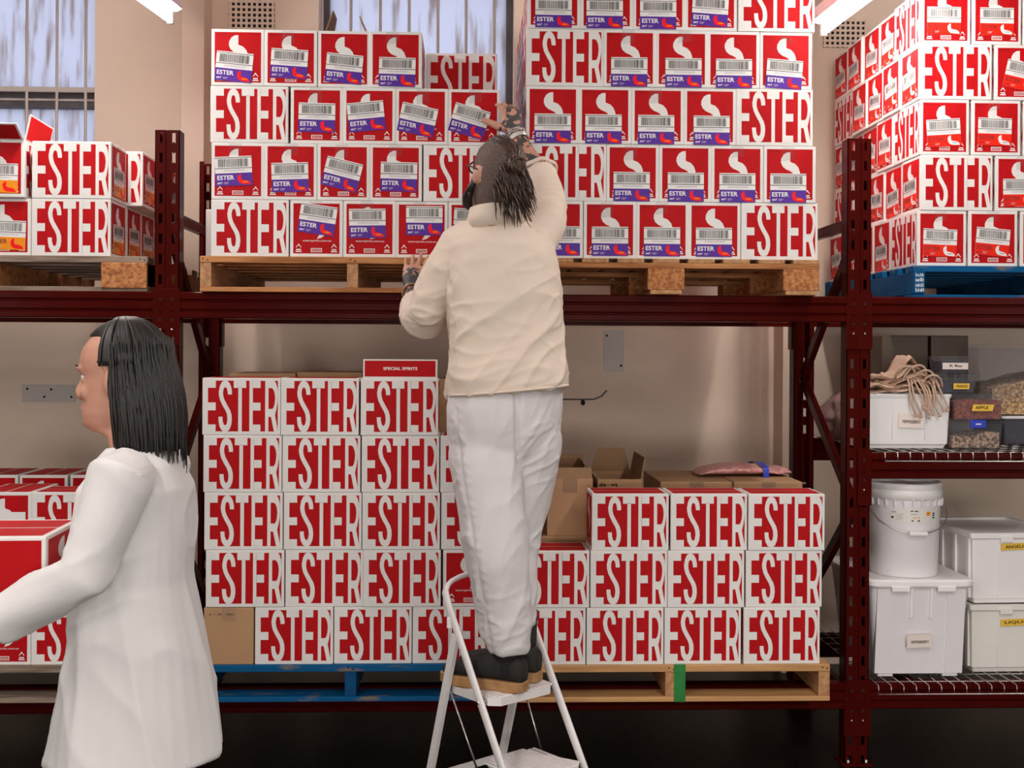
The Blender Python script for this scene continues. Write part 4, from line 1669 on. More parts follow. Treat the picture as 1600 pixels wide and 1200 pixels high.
for sx in (-1, 1):
    m.box((sx * rad - .009, -.016, hb - .10), (sx * rad + .009, .016, hb - .066), 'tub', bev=.002)
m.build('bail_ear', root)
# faint printed label wrapped on the bucket's front
m = MB()
nseg = 16
za, zb = hb - .150, hb - .100
R2 = rad * .945


def cyl(u, v, off):
    a = -math.pi / 2 + (u - .5) * 1.45
    z = za + (zb - za) * v
    rr_ = rad * (.88 + .075 * z / (hb - .065)) + off
    return (math.cos(a) * rr_, math.sin(a) * rr_, z)


rr = random.Random(6)
for i in range(nseg):
    u0, u1 = i / nseg, (i + 1) / nseg
    m.poly([cyl(u0, 0, .0006), cyl(u1, 0, .0006), cyl(u1, 1, .0006), cyl(u0, 1, .0006)], 'cream')
for u, v, w2, h2, mt in [(.02, .75, .09, .10, 'greyprint'), (.02, .30, .04, .16, 'ink'), (.38, .86, .14, .08, 'ink'), (.38, .62, .12, .06, 'greyprint'), (.42, .36, .14, .06, 'amber'),
                        (.40, .10, .16, .10, 'ink'), (.70, .55, .09, .28, 'amber'), (.85, .30, .06, .10, 'ink'), (.85, .46, .06, .10, 'ink'), (.85, .62, .06, .12, 'ink')] + \
        [(.09 + .02 * (i % 3), .2 + .09 * i, .12 + .01 * (i % 2), .025, 'greyprint') for i in range(6)]:
    m.poly([cyl(u, v, .0012), cyl(u + w2, v, .0012), cyl(u + w2, v + h2, .0012), cyl(u, v + h2, .0012)], mt)
m.build('printed_label', root)


def bin_(x0, y0, w2, d2, z, h, rot, label, text, tz, mt='cream', lid=True, tx=.10):
    root = empty('storage_bin', (x0, y0, z), rot)
    tag(root, label, 'bin')
    m = MB()
    hw, hd = w2 / 2, d2 / 2
    T = Matrix.Translation((hw, hd, 0))
    mm = MB()
    shell(mm, [(0, hw - .016, hd - .016), (.014, hw - .012, hd - .012), (.02, hw - .008, hd - .008), (h - .022, hw - .004, hd - .004)], .008, mt, wall=.003)
    for u in (.28,):
        mm.box((-hw + w2 * u - .001, -hd + .004, .025), (-hw + w2 * u + .001, -hd + .010, h - .025), 'tubcool')
    for k in range(4):
        y = -hd + d2 * (.06 + .26 * k)
        for sx in (-1, 1):
            xa, xb = sorted((sx * (hw + .002), sx * (hw - .012)))
            mm.box((xa, y, .02), (xb, y + .022, h - .02), mt)
    m.mesh([tuple(T @ Vector(p)) for p in mm.v], mm.f, mt)
    m.build('body', root)
    m = MB()
    zl_ = h - .024
    lv = [(zl_, hw + .002, hd + .002), (zl_ + .004, hw + .006, hd + .006), (h, hw + .006, hd + .006)]
    if lid:
        lv += [(h, hw - .012, hd - .012), (h - .010, hw - .018, hd - .018)]
    m.rings([[(x + hw, y + hd, zz) for x, y in rrect(a, b_, .012)] for zz, a, b_ in lv], mt, smooth=False)
    m.box((w2 * .30 - .0, -.012, h - .036), (w2 * .30 + .05, .004, h - .014), mt, bev=.002)
    m.build('lid' if lid else 'rim', root)
    lab_card(root, w2 * .28 + tx * .1, -.0012 + .0, tz, w2 * .52, .026, 'yellow', text, R(-2), tw=.86, th=.5, tv=.25, skew=.003)
    return root


y3 = 4.55
xb = X(1517, 1000, y3)
zb0 = ZL
zmid = zpx(945, y3, 1560)
bin_(xb, y3, .38, .42, zb0, zmid - zb0, R(1), 'cream bin with yellow root-name label, beneath the lidded white bin', 'LIQUORICE', (zmid - zb0) - .085)
ztop = zpx(834, y3, 1560)
b2 = bin_(X(1521, 880, y3) , y3 + .012, .38, .44, zmid + .001, ztop - zmid, R(3), 'white lidded bin with ribbed side and yellow label, upper of two', 'ANGELICA ROOT', (ztop - zmid) - .07, mt='tub')
# ------------------------------------------------------------------ stepladder
WD = Vector((.78, .626, 0))          # across the steps
CD = Vector((-.626, .78, 0))         # climbing direction
LR = Vector((.040, 3.70, .49))       # left rail at the upper step
RR = Vector((.288, 3.90, .49))       # right rail there
KF, KR = .60, .28


def rail(base, z):
    return Vector((base.x, base.y, 0)) - CD * KF * (.49 - z) + Vector((0, 0, z))


root = empty('stepladder', ((LR + RR) / 2 - Vector((0, 0, .49))))
tag(root, 'white folding two-step ladder the man stands on', 'stepladder')
LO_ = root.location
m = MB()
pts = [rail(LR, .01), rail(LR, .70), rail(LR, .755)]
top = .835
cA, cB = rail(LR, .755), rail(RR, .755)
hoop = []
for i in range(1, 12):
    t_ = i / 12
    # rounded hoop over the top
    sx = .5 - .5 * math.cos(math.pi * t_)
    up = math.sin(math.pi * t_) ** .55
    p = cA.lerp(cB, sx)
    zz = .755 + (top - .755) * up
    hoop.append(p + CD * KF * (zz - .755) + Vector((0, 0, zz - .755)))
pts = [rail(LR, .01), rail(LR, .40), rail(LR, .72), cA] + hoop + [cB, rail(RR, .72), rail(RR, .40), rail(RR, .01)]
m.tube([p - LO_ for p in pts], .0085, 'white_metal', n=10, ref=WD, rb=.0165)
m.build('front_frame', root)
m = MB()
for base in (LR, RR):
    a = rail(base, .665) + CD * .012
    b_ = Vector((a.x, a.y, .01)) + CD * KR * .655
    m.bar(a - LO_, b_ - LO_, .026, .016, 'white_metal', side=CD)
ra, rb = [Vector((rail(b0, .665).x, rail(b0, .665).y, 0)) + CD * (KR * .50 + .012) + Vector((0, 0, .165)) for b0 in (LR, RR)]
m.bar(ra - LO_, rb - LO_, .02, .012, 'white_metal')
m.build('rear_frame', root)
for zc, dpt, nm in ((.487, .215, 'upper'), (.262, .235, 'lower')):
    m = MB()
    a, b_ = rail(LR, zc), rail(RR, zc)
    w0 = (a + b_) / 2
    hw = (b_ - a).length / 2 - .024
    f0, f1 = -.045, dpt - .045
    for k in range(13):
        t0, t1 = -hw + .02 + k * (2 * hw - .04) / 13, -hw + .02 + (k + .62) * (2 * hw - .04) / 13
        P = [w0 + WD * t0 + CD * (f0 + .008), w0 + WD * t1 + CD * (f0 + .008), w0 + WD * t1 + CD * (f1 - .02), w0 + WD * t0 + CD * (f1 - .02)]
        m.mesh([p - LO_ + Vector((0, 0, .0)) for p in P] + [p - LO_ + Vector((0, 0, .002)) for p in P], [(4, 5, 6, 7), (0, 1, 5, 4), (1, 2, 6, 5), (2, 3, 7, 6), (3, 0, 4, 7)], 'white_metal')
    cr = [(-hw, f0 + .03), (-hw + .03, f0), (hw - .03, f0), (hw, f0 + .03), (hw - .045 * (nm == 'lower'), f1 - .08), (hw - .06 * (nm == 'lower'), f1), (-hw + .06 * (nm == 'lower'), f1), (-hw + .045 * (nm == 'lower'), f1 - .08)]
    ups = [w0 + WD * u + CD * v for u, v in cr]
    n = len(ups)
    vs = [p - LO_ for p in ups] + [p - LO_ - Vector((0, 0, .026)) for p in ups]
    fs = [tuple(range(n))] + [tuple(range(n, 2 * n))[::-1]] + [(i, n + i, n + (i + 1) % n, (i + 1) % n) for i in range(n)]
    m.mesh(vs, fs, 'white_metal')
    m.build('step', root)
    for base, s in ((LR, -1), (RR, 1)):
        m = MB()
        q = rail(base, zc - .012)
        m.tube([q - WD * s * .032 - LO_, q + WD * s * .012 - LO_], .005, 'steel', n=8)
        m.build('pivot_pin', root)
for base, s in ((LR, 1), (RR, -1)):
    m = MB()
    q0 = rail(base, .475) + CD * .165 + WD * s * .008
    q1 = rail(base, .250) + CD * .175 + WD * s * .02
    m.tube([q0 - LO_, q1 - LO_], .0035, 'steel', n=8)
    m.build('link_rod', root)
    m = MB()
    q = rail(base, .70)
    m.box(tuple(q + CD * .02 - Vector((.012, .012, .018)) - LO_), tuple(q + CD * .02 + Vector((.012, .012, .018)) - LO_), 'white_metal', bev=.004)
    m.build('hinge_block', root)
for base in (LR, RR):
    for q in (rail(base, .0), Vector((rail(base, .665).x, rail(base, .665).y, 0)) + CD * (KR * .665 + .012)):
        m = MB()
        m.tube([Vector((q.x, q.y, 0)) - LO_, Vector((q.x, q.y, .035)) - LO_], .018, 'black_plastic', n=10)
        m.build('rubber_foot', root)

# ------------------------------------------------------------------ figures


def remesh(mb, voxel, smooth=2, factor=.5):
    """close many overlapping lofts into one continuous surface"""
    me = mb.data('figure')
    o = bpy.data.objects.new('figure', me)
    COL.objects.link(o)
    md = o.modifiers.new('r', 'REMESH')
    md.mode = 'VOXEL'
    md.voxel_size = voxel
    md.use_smooth_shade = True
    if smooth:
        sm = o.modifiers.new('s', 'SMOOTH')
        sm.iterations = smooth
        sm.factor = factor
    dg = bpy.context.evaluated_depsgraph_get()
    nm = bpy.data.meshes.new_from_object(o.evaluated_get(dg))
    bpy.data.objects.remove(o)
    bpy.data.meshes.remove(me)
    nm.materials.clear()
    for p in nm.polygons:
        p.use_smooth = True
        p.material_index = 0
    return nm


def ell(c, rx, ry, rz=0.0, n=28, power=2.4, tilt=None):
    """horizontal super-ellipse ring about c, turned rz, optionally tilted by a matrix"""
    out_ = []
    for j in range(n):
        a = 2 * math.pi * j / n
        ca, sa = math.cos(a), math.sin(a)
        x = rx * math.copysign(abs(ca) ** (2 / power), ca)
        y = ry * math.copysign(abs(sa) ** (2 / power), sa)
        p = Vector((x * math.cos(rz) - y * math.sin(rz), x * math.sin(rz) + y * math.cos(rz), 0))
        if tilt:
            p = tilt @ p
        out_.append(Vector(c) + p)
    return out_


def wrinkle(me, fn):
    me.update()
    nrm = [v.normal.copy() for v in me.vertices]
    for v, n in zip(me.vertices, nrm):
        v.co = v.co + n * fn(v.co, n)
    me.update()


def ridge(p, dirn, across, along, seed):
    """ridged noise with creases running along dirn: 0..1, 1 on a crease"""
    d = Vector(dirn).normalized()
    a = p.dot(d)
    q = p - d * a
    v = noise.noise(Vector((q.x * across + seed, q.y * across, q.z * across)) + d * (a * along))
    return (1 - min(1, abs(v) * 2.6)) ** 2


def bump_(p, c, r):
    d = (p - Vector(c)).length / r
    return max(0.0, 1 - d * d) ** 2 if d < 1 else 0.0


def head(m, T, mt):
    """skull and face; local origin under the chin, y forward, z up"""
    prof = [(-.05, .030, -.070, .054), (-.015, .040, -.072, .055), (.0, .080, -.070, .045), (.012, .093, -.070, .052), (.035, .094, -.076, .060), (.055, .090, -.082, .064), (.075, .088, -.087, .067),
            (.10, .086, -.093, .071), (.120, .081, -.096, .073), (.138, .088, -.099, .075), (.160, .089, -.101, .076), (.185, .080, -.097, .073), (.207, .060, -.083, .062), (.223, .034, -.058, .044),
            (.232, .008, -.030, .020)]
    rg = []
    for z, f, b_, w_ in prof:
        c, r = (f + b_) / 2, (f - b_) / 2
        rg.append([T @ p for p in ell((0, c, z), w_, r, power=2.3)])
    m.rings(rg, mt)
    m.tube([T @ Vector(p) for p in ((0, .080, .130), (0, .092, .110), (0, .104, .088), (0, .101, .079), (0, .085, .072))], [.007, .0075, .0095, .0105, .008], mt, n=10)
    for s in (-1, 1):
        m.ball(T @ Vector((s * .010, .092, .079)), .0068, mt, n=8)
        m.ball(T @ Vector((s * .075, -.006, .100)), (.008, .017, .030), mt, n=10, T=T.to_3x3().to_4x4() @ Matrix.Rotation(s * R(-18), 4, 'Z'))
        m.ball(T @ Vector((s * .032, .080, .140)), (.022, .010, .006), mt, n=8, T=T.to_3x3().to_4x4())
        m.ball(T @ Vector((s * .040, .066, .085)), (.018, .018, .018), mt, n=8)
        for zl in (.1285, .1120):
            m.ball(T @ Vector((s * .032, .0715, zl)), (.0165, .0115, .0058), mt, n=10, T=T.to_3x3().to_4x4())
    m.ball(T @ Vector((0, .092, .052)), (.022, .009, .0055), mt, n=10, T=T.to_3x3().to_4x4())
    m.ball(T @ Vector((0, .090, .042)), (.019, .009, .006), mt, n=10, T=T.to_3x3().to_4x4())
    m.ball(T @ Vector((0, .086, .016)), (.020, .012, .013), mt, n=10, T=T.to_3x3().to_4x4())


def hand(m, W, d, n, s, curl, mt='skin', thumb=None, size=1.0, spread=.05, lens=(.070, .078, .072, .056), tfat=1.0):
    """palm, four fingers and a thumb. W wrist, d wrist->knuckles, n palm side, s thumb side; curl per finger (radians per joint)"""
    d, n, s = [Vector(v).normalized() for v in (d, n, s)]
    n = (n - d * n.dot(d)).normalized()
    s = (s - d * s.dot(d) - n * s.dot(n)).normalized()
    q = size
    rg = []
    for t_, hw, th in ((-.02, .027, .021), (.0, .027, .020), (.02, .032, .019), (.05, .041, .018), (.08, .043, .0155), (.098, .042, .0125), (.104, .038, .008)):
        c = W + d * (t_ * q)
        rg.append([c + s * (math.cos(a) * hw * q) + n * (math.sin(a) * th * q) for a in [2 * math.pi * j / 20 for j in range(20)]])
    m.rings(rg, mt)
    for i in range(4):
        off = (.0315 - .021 * i)
        p = W + d * ((.090 - .003 * abs(i - 1.2)) * q) + s * (off * q)
        dr = (d + s * (spread * (1.5 - i))).normalized()
        L = lens[i] * q
        pts, rad = [p - dr * .012 * q], [.0092 * q]
        ang = 0.0
        cu = curl[i] if isinstance(curl[i], (list, tuple)) else (curl[i],) * 3
        for k, fr in enumerate((.44, .31, .25)):
            pts.append(p.copy())
            rad.append((.0093, .0086, .0078)[k] * q * (1.0 if i < 3 else .88))
            ang += cu[k]
            dd = dr * math.cos(ang) + n * math.sin(ang)
            pm = p + dd * (L * fr * .5)
            pts.append(pm)
            rad.append((.0084, .0078, .0072)[k] * q * (1.0 if i < 3 else .88))
            p = p + dd * (L * fr)
        pts.append(p)
        rad.append(.0062 * q)
        pts.append(p + dd * .004 * q)
        rad.append(.003 * q)
        m.tube(pts, rad, mt, n=10)
    b0 = W + d * (.022 * q) + s * (.020 * q) + n * .006 * q
    td = thumb if thumb else (s * .75 + d * .65 + n * .25)
    td = Vector(td).normalized()
    mid = b0 + (s * .6 + td * .6).normalized() * (.040 * q)
    e1 = mid + td * (.034 * q)
    e2 = e1 + (td * .95 + n * .12).normalized() * (.028 * q)
    m.tube([b0 - td * .01, b0, mid, e1, e1.lerp(e2, .5), e2, e2 + td * .004], [r_ * q * tfat for r_ in (.012, .0165, .0130, .0102, .0098, .0078, .003)], mt, n=10)


# ================= the man on the ladder
Pm = lambda px, py, Y: at(px, py, Y)
HEAD_YAW, HEAD_PITCH, HEAD_ROLL = R(27), R(14), R(7)
neck0 = Pm(772, 352, 3.87)
headT = Matrix.Translation(Pm(764, 327, 3.845)) @ Matrix.Rotation(HEAD_YAW, 4, 'Z') @ Matrix.Rotation(HEAD_ROLL, 4, 'Y') @ Matrix.Rotation(HEAD_PITCH, 4, 'X')
shL, shR = Pm(718, 385, 3.88), Pm(836, 376, 3.90)
elL, wrL = Pm(663, 492, 3.95), Pm(643, 456, 4.20)
elR, wrR = Pm(851, 292, 4.13), Pm(804, 208, 4.30)
hipC = Pm(790, 640, 3.85)
footd = Vector((-.866, .50, 0))
heelL, heelR = Pm(816, 1082, 3.757), Pm(838, 1066, 3.875)
aL = Vector((heelL.x, heelL.y, .60)) + footd * .045
aR = Vector((heelR.x, heelR.y, .60)) + footd * .045
kL, kR = Pm(768, 860, 3.74), Pm(806, 850, 3.90)

mn = empty('person', (hipC.x, hipC.y, .49))
tag(mn, 'person in cream overshirt and white trousers on the stepladder, reaching up with tattooed arm', 'person')
b = MB()
head(b, headT, 'skin')
b.tube([neck0 + Vector((0, 0, -.06)), neck0, headT @ Vector((0, -.02, .03))], [.066, .058, .056], 'skin', n=18)
zc = [hipC.z - .10, hipC.z, hipC.z + .14, hipC.z + .28, shL.z - .12, shL.z - .02, neck0.z - .03]
cx = [hipC, hipC, Pm(788, 570, 3.86), Pm(786, 500, 3.87), Pm(782, 430, 3.89), Pm(777, 380, 3.89), Pm(773, 356, 3.88)]
wx = [.155, .165, .145, .150, .165, .160, .075]
wy = [.105, .115, .100, .105, .110, .095, .065]
b.rings([ell((c.x, c.y, z), a * .92, d * .92, R(8)) for c, z, a, d in zip(cx, zc, wx, wy)], 'skin')
b.tube([shL + Vector((.03, 0, .01)), shL, shL.lerp(elL, .5), elL, elL.lerp(wrL, .35), wrL], [.05, .058, .048, .042, .042, .027], 'skin', n=16)
b.tube([shR + Vector((-.03, 0, .0)), shR, shR.lerp(elR, .5), elR, elR.lerp(wrR, .30), elR.lerp(wrR, .7), wrR], [.05, .058, .048, .042, .044, .034, .027], 'skin', n=16)
for hx, k, an, sy in ((-.085, kL, aL, 0), (.085, kR, aR, 0)):
    hj = hipC + Vector((hx, 0, -.03))
    b.tube([hj + Vector((0, 0, .06)), hj, hj.lerp(k, .5), k, k.lerp(an, .35), an, Vector((an.x, an.y, .56))], [.08, .085, .07, .054, .054, .036, .036], 'skin', n=16)
for an in (aL, aR):
    f0 = Vector((an.x, an.y, .548)) - footd * .02
    b.tube([f0, f0 + footd * .08, f0 + footd * .16, f0 + footd * .20], [.024, .026, .020, .010], 'skin', n=12)
# left hand resting on the pallet's edge, fingers up against the carton; right hand round the carton's corner
hand(b, wrL, (.10, .38, .92), (.05, 1, -.25), (1, -.1, 0), (.10, .12, .14, .16), 'skin', spread=.10)
hand(b, wrR, (-.16, .36, .92), (-.35, .93, 0), (-1, -.25, .1), ((.15, .55, .4), (.15, .6, .45), (.18, .65, .45), (.2, .6, .4)), 'skin', thumb=(-.86, .22, .42), spread=.07, tfat=1.2)
me = remesh(b, .0042, 2)
for k in ('skin', 'tattoo', 'stubble', 'inked'):
    me.materials.append(M[k])
Ti = headT.inverted()
for p in me.polygons:
    c = p.center
    h = Ti @ c
    if c.z > neck0.z - .06 and h.z > -.08 and math.hypot(h.x, h.y) < .16:
        # shaved sides and nape: stubble above the hairline
        if h.y < .035 + .2 * (h.z - .12) and h.z > .0 - .35 * h.y and abs(h.x) < .0795 and not (abs(h.x) > .066 and -.03 < h.y < .02 and h.z < .132):
            p.material_index = 2
        continue
    t_ = min((c - elR.lerp(wrR, f)).length for f in (.2, .4, .6, .8, 1.0))
    tl = min((c - elL.lerp(wrL, f)).length for f in (.4, .6, .8, 1.0))
    kr = (c - (wrR + Vector((-.01, .02, .05)))).length
    kl = (c - (wrL + Vector((.0, .015, .045)))).length
    if t_ < .06 or tl < .05 or kl < .034:
        p.material_index = 1
    if kr < .060 and p.normal.dot(Vector((.55, -.8, .1))) > .35 and c.x > wrR.x - .030:
        p.material_index = 3 if noise.noise(c * 42) > -.10 else 0
    if kl < .045 and p.normal.y < -.3 and noise.noise(c * 60) > .02:
        p.material_index = 3
# black ink patch on the back of the reaching hand and the resting hand
link('body', me, mn)


def keep(o):
    """children were modelled in place: undo the parent's offset"""
    bpy.context.view_layer.update()
    o.matrix_parent_inverse = o.parent.matrix_world.inverted()
    return o


for o in mn.children:
    keep(o)

# ---- overshirt
j = MB()


def torso_ring(py, xl, xr, Y, dep, rz=R(6), tilt=0.0):
    c = Pm((xl + xr) / 2, py, Y)
    hw = (Pm(xr, py, Y) - Pm(xl, py, Y)).length / 2
    T = Matrix.Rotation(tilt, 3, 'Y')
    return ell((c.x, c.y, c.z), hw, dep, rz, n=40, power=2.5, tilt=T)


j.rings([torso_ring(612, 700, 886, 3.85, .150, R(10), R(-5)), torso_ring(596, 700, 888, 3.85, .150, R(9), R(-4)), torso_ring(578, 702, 887, 3.85, .148, R(8), R(-3)),
         torso_ring(550, 704, 881, 3.855, .142), torso_ring(520, 703, 878, 3.86, .138), torso_ring(480, 701, 876, 3.865, .138),
         torso_ring(440, 699, 875, 3.875, .140), torso_ring(410, 698, 873, 3.88, .138), torso_ring(385, 697, 866, 3.885, .130),
         torso_ring(366, 704, 850, 3.89, .112), torso_ring(352, 722, 832, 3.885, .090), torso_ring(341, 732, 815, 3.868, .086), torso_ring(326, 732, 809, 3.850, .080, R(20), R(-6))], 'jacket')
j.tube([Pm(740, 378, 3.89), Pm(718, 388, 3.885), Pm(698, 420, 3.89), Pm(682, 455, 3.92), Pm(668, 486, 3.945), Pm(660, 499, 3.97), Pm(655, 494, 4.02), Pm(650, 482, 4.08), Pm(647, 472, 4.125)],
       [.085, .078, .071, .070, .071, .070, .062, .052, .044], 'jacket', n=22)
j.tube([Pm(805, 392, 3.90), Pm(832, 380, 3.90), Pm(851, 352, 3.95), Pm(856, 322, 4.03), Pm(852, 298, 4.10), Pm(848, 286, 4.13), Pm(842, 272, 4.16)],
       [.085, .084, .074, .068, .064, .063, .064], 'jacket', n=22)
# loose cuff edge standing off the right forearm
j.tube([Pm(842, 285, 4.12), Pm(852, 266, 4.15), Pm(857, 252, 4.16)], [.030, .026, .012], 'jacket', n=12)
me = remesh(j, .0056, 7)
arm0, hipz = Pm(700, 440, 3.88), hipC.z


def jf(p, n):
    d = 0.0
    # drag lines from the armpits down to the opposite hip, stretched by the raised arm
    v = p.z
    lowr = max(0, min(1, (2.02 - v) / .25))
    d += .0085 * ridge(p, (.80, 0, .42), 8, 1.6, 3.1) * lowr
    d += .0042 * ridge(p, (.9, 0, .25), 17, 3.0, 63.1) * lowr
    d += .0068 * ridge(p, (.62, .1, .8), 11, 2.2, 9.7) * max(0, min(1, (1.78 - v) / .2))
    d += .0040 * ridge(p, (-.75, 0, .55), 10, 2.0, 15.2) * bump_(p, Pm(730, 480, 3.72), .26)
    d += .0060 * ridge(p, (.92, 0, -.25), 17, 3, 5.5) * bump_(p, Pm(668, 470, 3.9), .17)
    d += .0075 * ridge(p, (.85, .1, .35), 19, 3, 1.5) * bump_(p, Pm(852, 330, 3.98), .17)
    d += .0050 * ridge(p, (.45, 0, -.9), 12, 2, 21.5) * bump_(p, Pm(860, 420, 3.80), .22)
    d -= .0075 * bump_(p, Pm(704, 448, 3.80), .030)
    d += .0022 * noise.noise(p * 9)
    return d - .002


wrinkle(me, jf)
me.materials.append(M['jacket'])
keep(link('overshirt', me, mn))
# stitched hem and collar band, a shade of the same cloth
m = MB()
q0 = torso_ring(609, 700, 887, 3.85, .1525, R(10), R(-5))
q1 = torso_ring(601, 700, 888, 3.85, .1525, R(9.4), R(-4.6))
m.tube(q0, .0042, 'jacket', n=6, closed=True)
keep(m.build('hem', mn))
m = MB()
cr0 = torso_ring(355, 726, 823, 3.868, .090, R(16), R(-6))
cr1 = torso_ring(321, 735, 808, 3.848, .077, R(20), R(-6))
n = len(cr0)
o1 = [Vector(p) for p in cr0]
o2 = [Vector(p) for p in cr1]
inn = [p + (sum(o2, Vector()) / n - p).normalized() * .007 for p in o2]
m.rings([o1, o2, inn, [p + (sum(o1, Vector()) / n - p).normalized() * .010 for p in o1]], 'jacket')
keep(m.build('collar', mn))

m = MB()
ca = (Pm(836, 258, 4.19) - Pm(850, 292, 4.115)).normalized()
cu_ = ca.orthogonal().normalized()
cv_ = ca.cross(cu_)
cc_ = Pm(842, 272, 4.16)
for off, rr_ in ((0, .066), (.007, .0655)):
    m.tube([cc_ + ca * off + (cu_ * math.cos(q * math.pi / 16) + cv_ * math.sin(q * math.pi / 16)) * rr_ * (1 + .05 * math.sin(q * 1.3)) for q in range(32)], .0055, 'jacket', n=8, closed=True)
m.mesh([Pm(846, 274, 4.11), Pm(858, 247, 4.13), Pm(860, 268, 4.12), Pm(856, 290, 4.09), Pm(846, 276, 4.116), Pm(858, 249, 4.136), Pm(860, 270, 4.126), Pm(856, 292, 4.096)],
       [(0, 1, 2, 3), (7, 6, 5, 4), (0, 4, 5, 1), (1, 5, 6, 2), (2, 6, 7, 3), (3, 7, 4, 0)], 'jacket')
keep(m.build('cuff', mn))

# ---- trousers
t_ = MB()


def tr(py, cx_, hw, Y, dep, rz=R(20)):
    c = Pm(cx_, py, Y)
    w_ = (Pm(cx_ + hw, py, Y) - Pm(cx_ - hw, py, Y)).length / 2
    return ell(c, w_, dep, rz, n=32, power=2.3)


t_.rings([tr(596, 791, 86, 3.85, .130), tr(615, 791, 90, 3.85, .132), tr(640, 789, 92, 3.85, .138), tr(665, 787, 90, 3.85, .138), tr(690, 786, 85, 3.85, .130), tr(712, 785, 76, 3.85, .114), tr(732, 786, 62, 3.85, .090), tr(748, 787, 44, 3.86, .06)], 'trouser')
t_.rings([tr(650, 764, 46, 3.86, .085), tr(680, 759, 54, 3.838, .116), tr(712, 758, 55, 3.820, .122), tr(740, 761, 53, 3.80, .115), tr(790, 766, 51, 3.78, .107), tr(840, 773, 50, 3.765, .102), tr(880, 778, 47, 3.76, .100),
          tr(930, 784, 44, 3.77, .096), tr(975, 789, 40, 3.775, .088), tr(1000, 792, 35, 3.775, .078), tr(1017, 794, 31, 3.775, .070)], 'trouser')
t_.rings([tr(650, 824, 40, 3.87, .085), tr(680, 827, 47, 3.878, .112), tr(712, 826, 46, 3.882, .115), tr(740, 823, 44, 3.89, .108), tr(790, 814, 42, 3.90, .098), tr(835, 803, 38, 3.90, .090), tr(860, 799, 36, 3.90, .088),
          tr(910, 803, 33, 3.88, .085), tr(950, 808, 29, 3.865, .076), tr(976, 812, 25, 3.86, .066)], 'trouser')
me = remesh(t_, .0056, 22)


SEAM = [Pm(x, y, 3.74) for x, y in ((712, 640), (716, 690), (723, 740), (733, 800), (744, 860), (753, 920), (761, 970), (769, 1012))]
RISE = [Pm(x, y, 3.72) for x, y in ((806, 612), (808, 650), (809, 690), (811, 715))]


def seamd(p, line):
    best = 9
    for a, b_ in zip(line, line[1:]):
        ax, az, bx, bz = a.x, a.z, b_.x, b_.z
        t2 = max(0, min(1, ((p.x - ax) * (bx - ax) + (p.z - az) * (bz - az)) / ((bx - ax) ** 2 + (bz - az) ** 2)))
        best = min(best, math.hypot(p.x - ax - t2 * (bx - ax), p.z - az - t2 * (bz - az)))
    return best


def tf(p, n):
    d = 0.0
    if n.y < -.1:
        q = seamd(p, SEAM)
        d -= .0028 * math.exp(-(q / .0055) ** 2)
        d += .0008 * math.exp(-((q - .014) / .010) ** 2) * (1 + math.sin(p.z * 190 + 3 * noise.noise(p * 25)))
        q = seamd(p, RISE)
        d -= .0050 * math.exp(-(q / .006) ** 2)
    d += .0030 * ridge(p, (.35, .1, .95), 15, 1.4, 77)
    d += .0060 * ridge(p, (.60, .2, .80), 9, 1.0, 2.2) * max(0, min(1, (1.50 - p.z) / .15))
    d += .0060 * ridge(p, (.9, .1, .35), 26, 3.5, 7.4) * bump_(p, Pm(838, 700, 3.80), .20)
    d += .0045 * ridge(p, (.42, 0, .9), 10, 1.0, 12.9) * bump_(p, Pm(775, 820, 3.70), .33)
    d += .0085 * ridge(p, (.98, .1, .15), 18, 3, 4.1) * bump_(p, Pm(835, 838, 3.85), .12)
    d += .0045 * ridge(p, (1, .1, .25), 20, 3, 31) * max(0, 1 - abs(p.z - .70) / .2)
    d += .0080 * ridge(p, (.1, 0, 1), 15, 3, 41) * bump_(p, Pm(735, 650, 3.72), .12)
    d -= .012 * math.exp(-((p.x - Pm(809, 680, 3.75).x) / .010) ** 2) * max(0, min(1, (p.z - 1.20) / .08)) * max(0, min(1, (1.50 - p.z) / .05)) * (1 if n.y < -.2 else 0)
    d += .0022 * noise.noise(p * 10)
    # bulky side seam along the left leg
    return d - .002


wrinkle(me, tf)
me.materials.append(M['trouser'])
keep(link('trousers', me, mn))
m = MB()
seam = [Pm(x, y, Y) for x, y, Y in ((716, 690, 3.73), (723, 740, 3.715), (732, 800, 3.69), (742, 860, 3.675), (752, 920, 3.68), (760, 970, 3.69), (768, 1010, 3.705))]
m = MB()
pk = [Pm(x, y, 3.745) for x, y in ((862, 628), (861, 668), (866, 664), (871, 660))]

# ---- socks, shoes
for an, hm in ((aL, .66), (aR, .72)):
    m = MB()
    m.tube([Vector((an.x, an.y, .54)), Vector((an.x, an.y, .60)), Vector((an.x, an.y, hm))], [.040, .039, .044], 'sock', n=16)
    keep(m.build('sock', mn))
lat = Vector((footd.y, -footd.x, 0))   # toward the outer (camera) side of the left foot


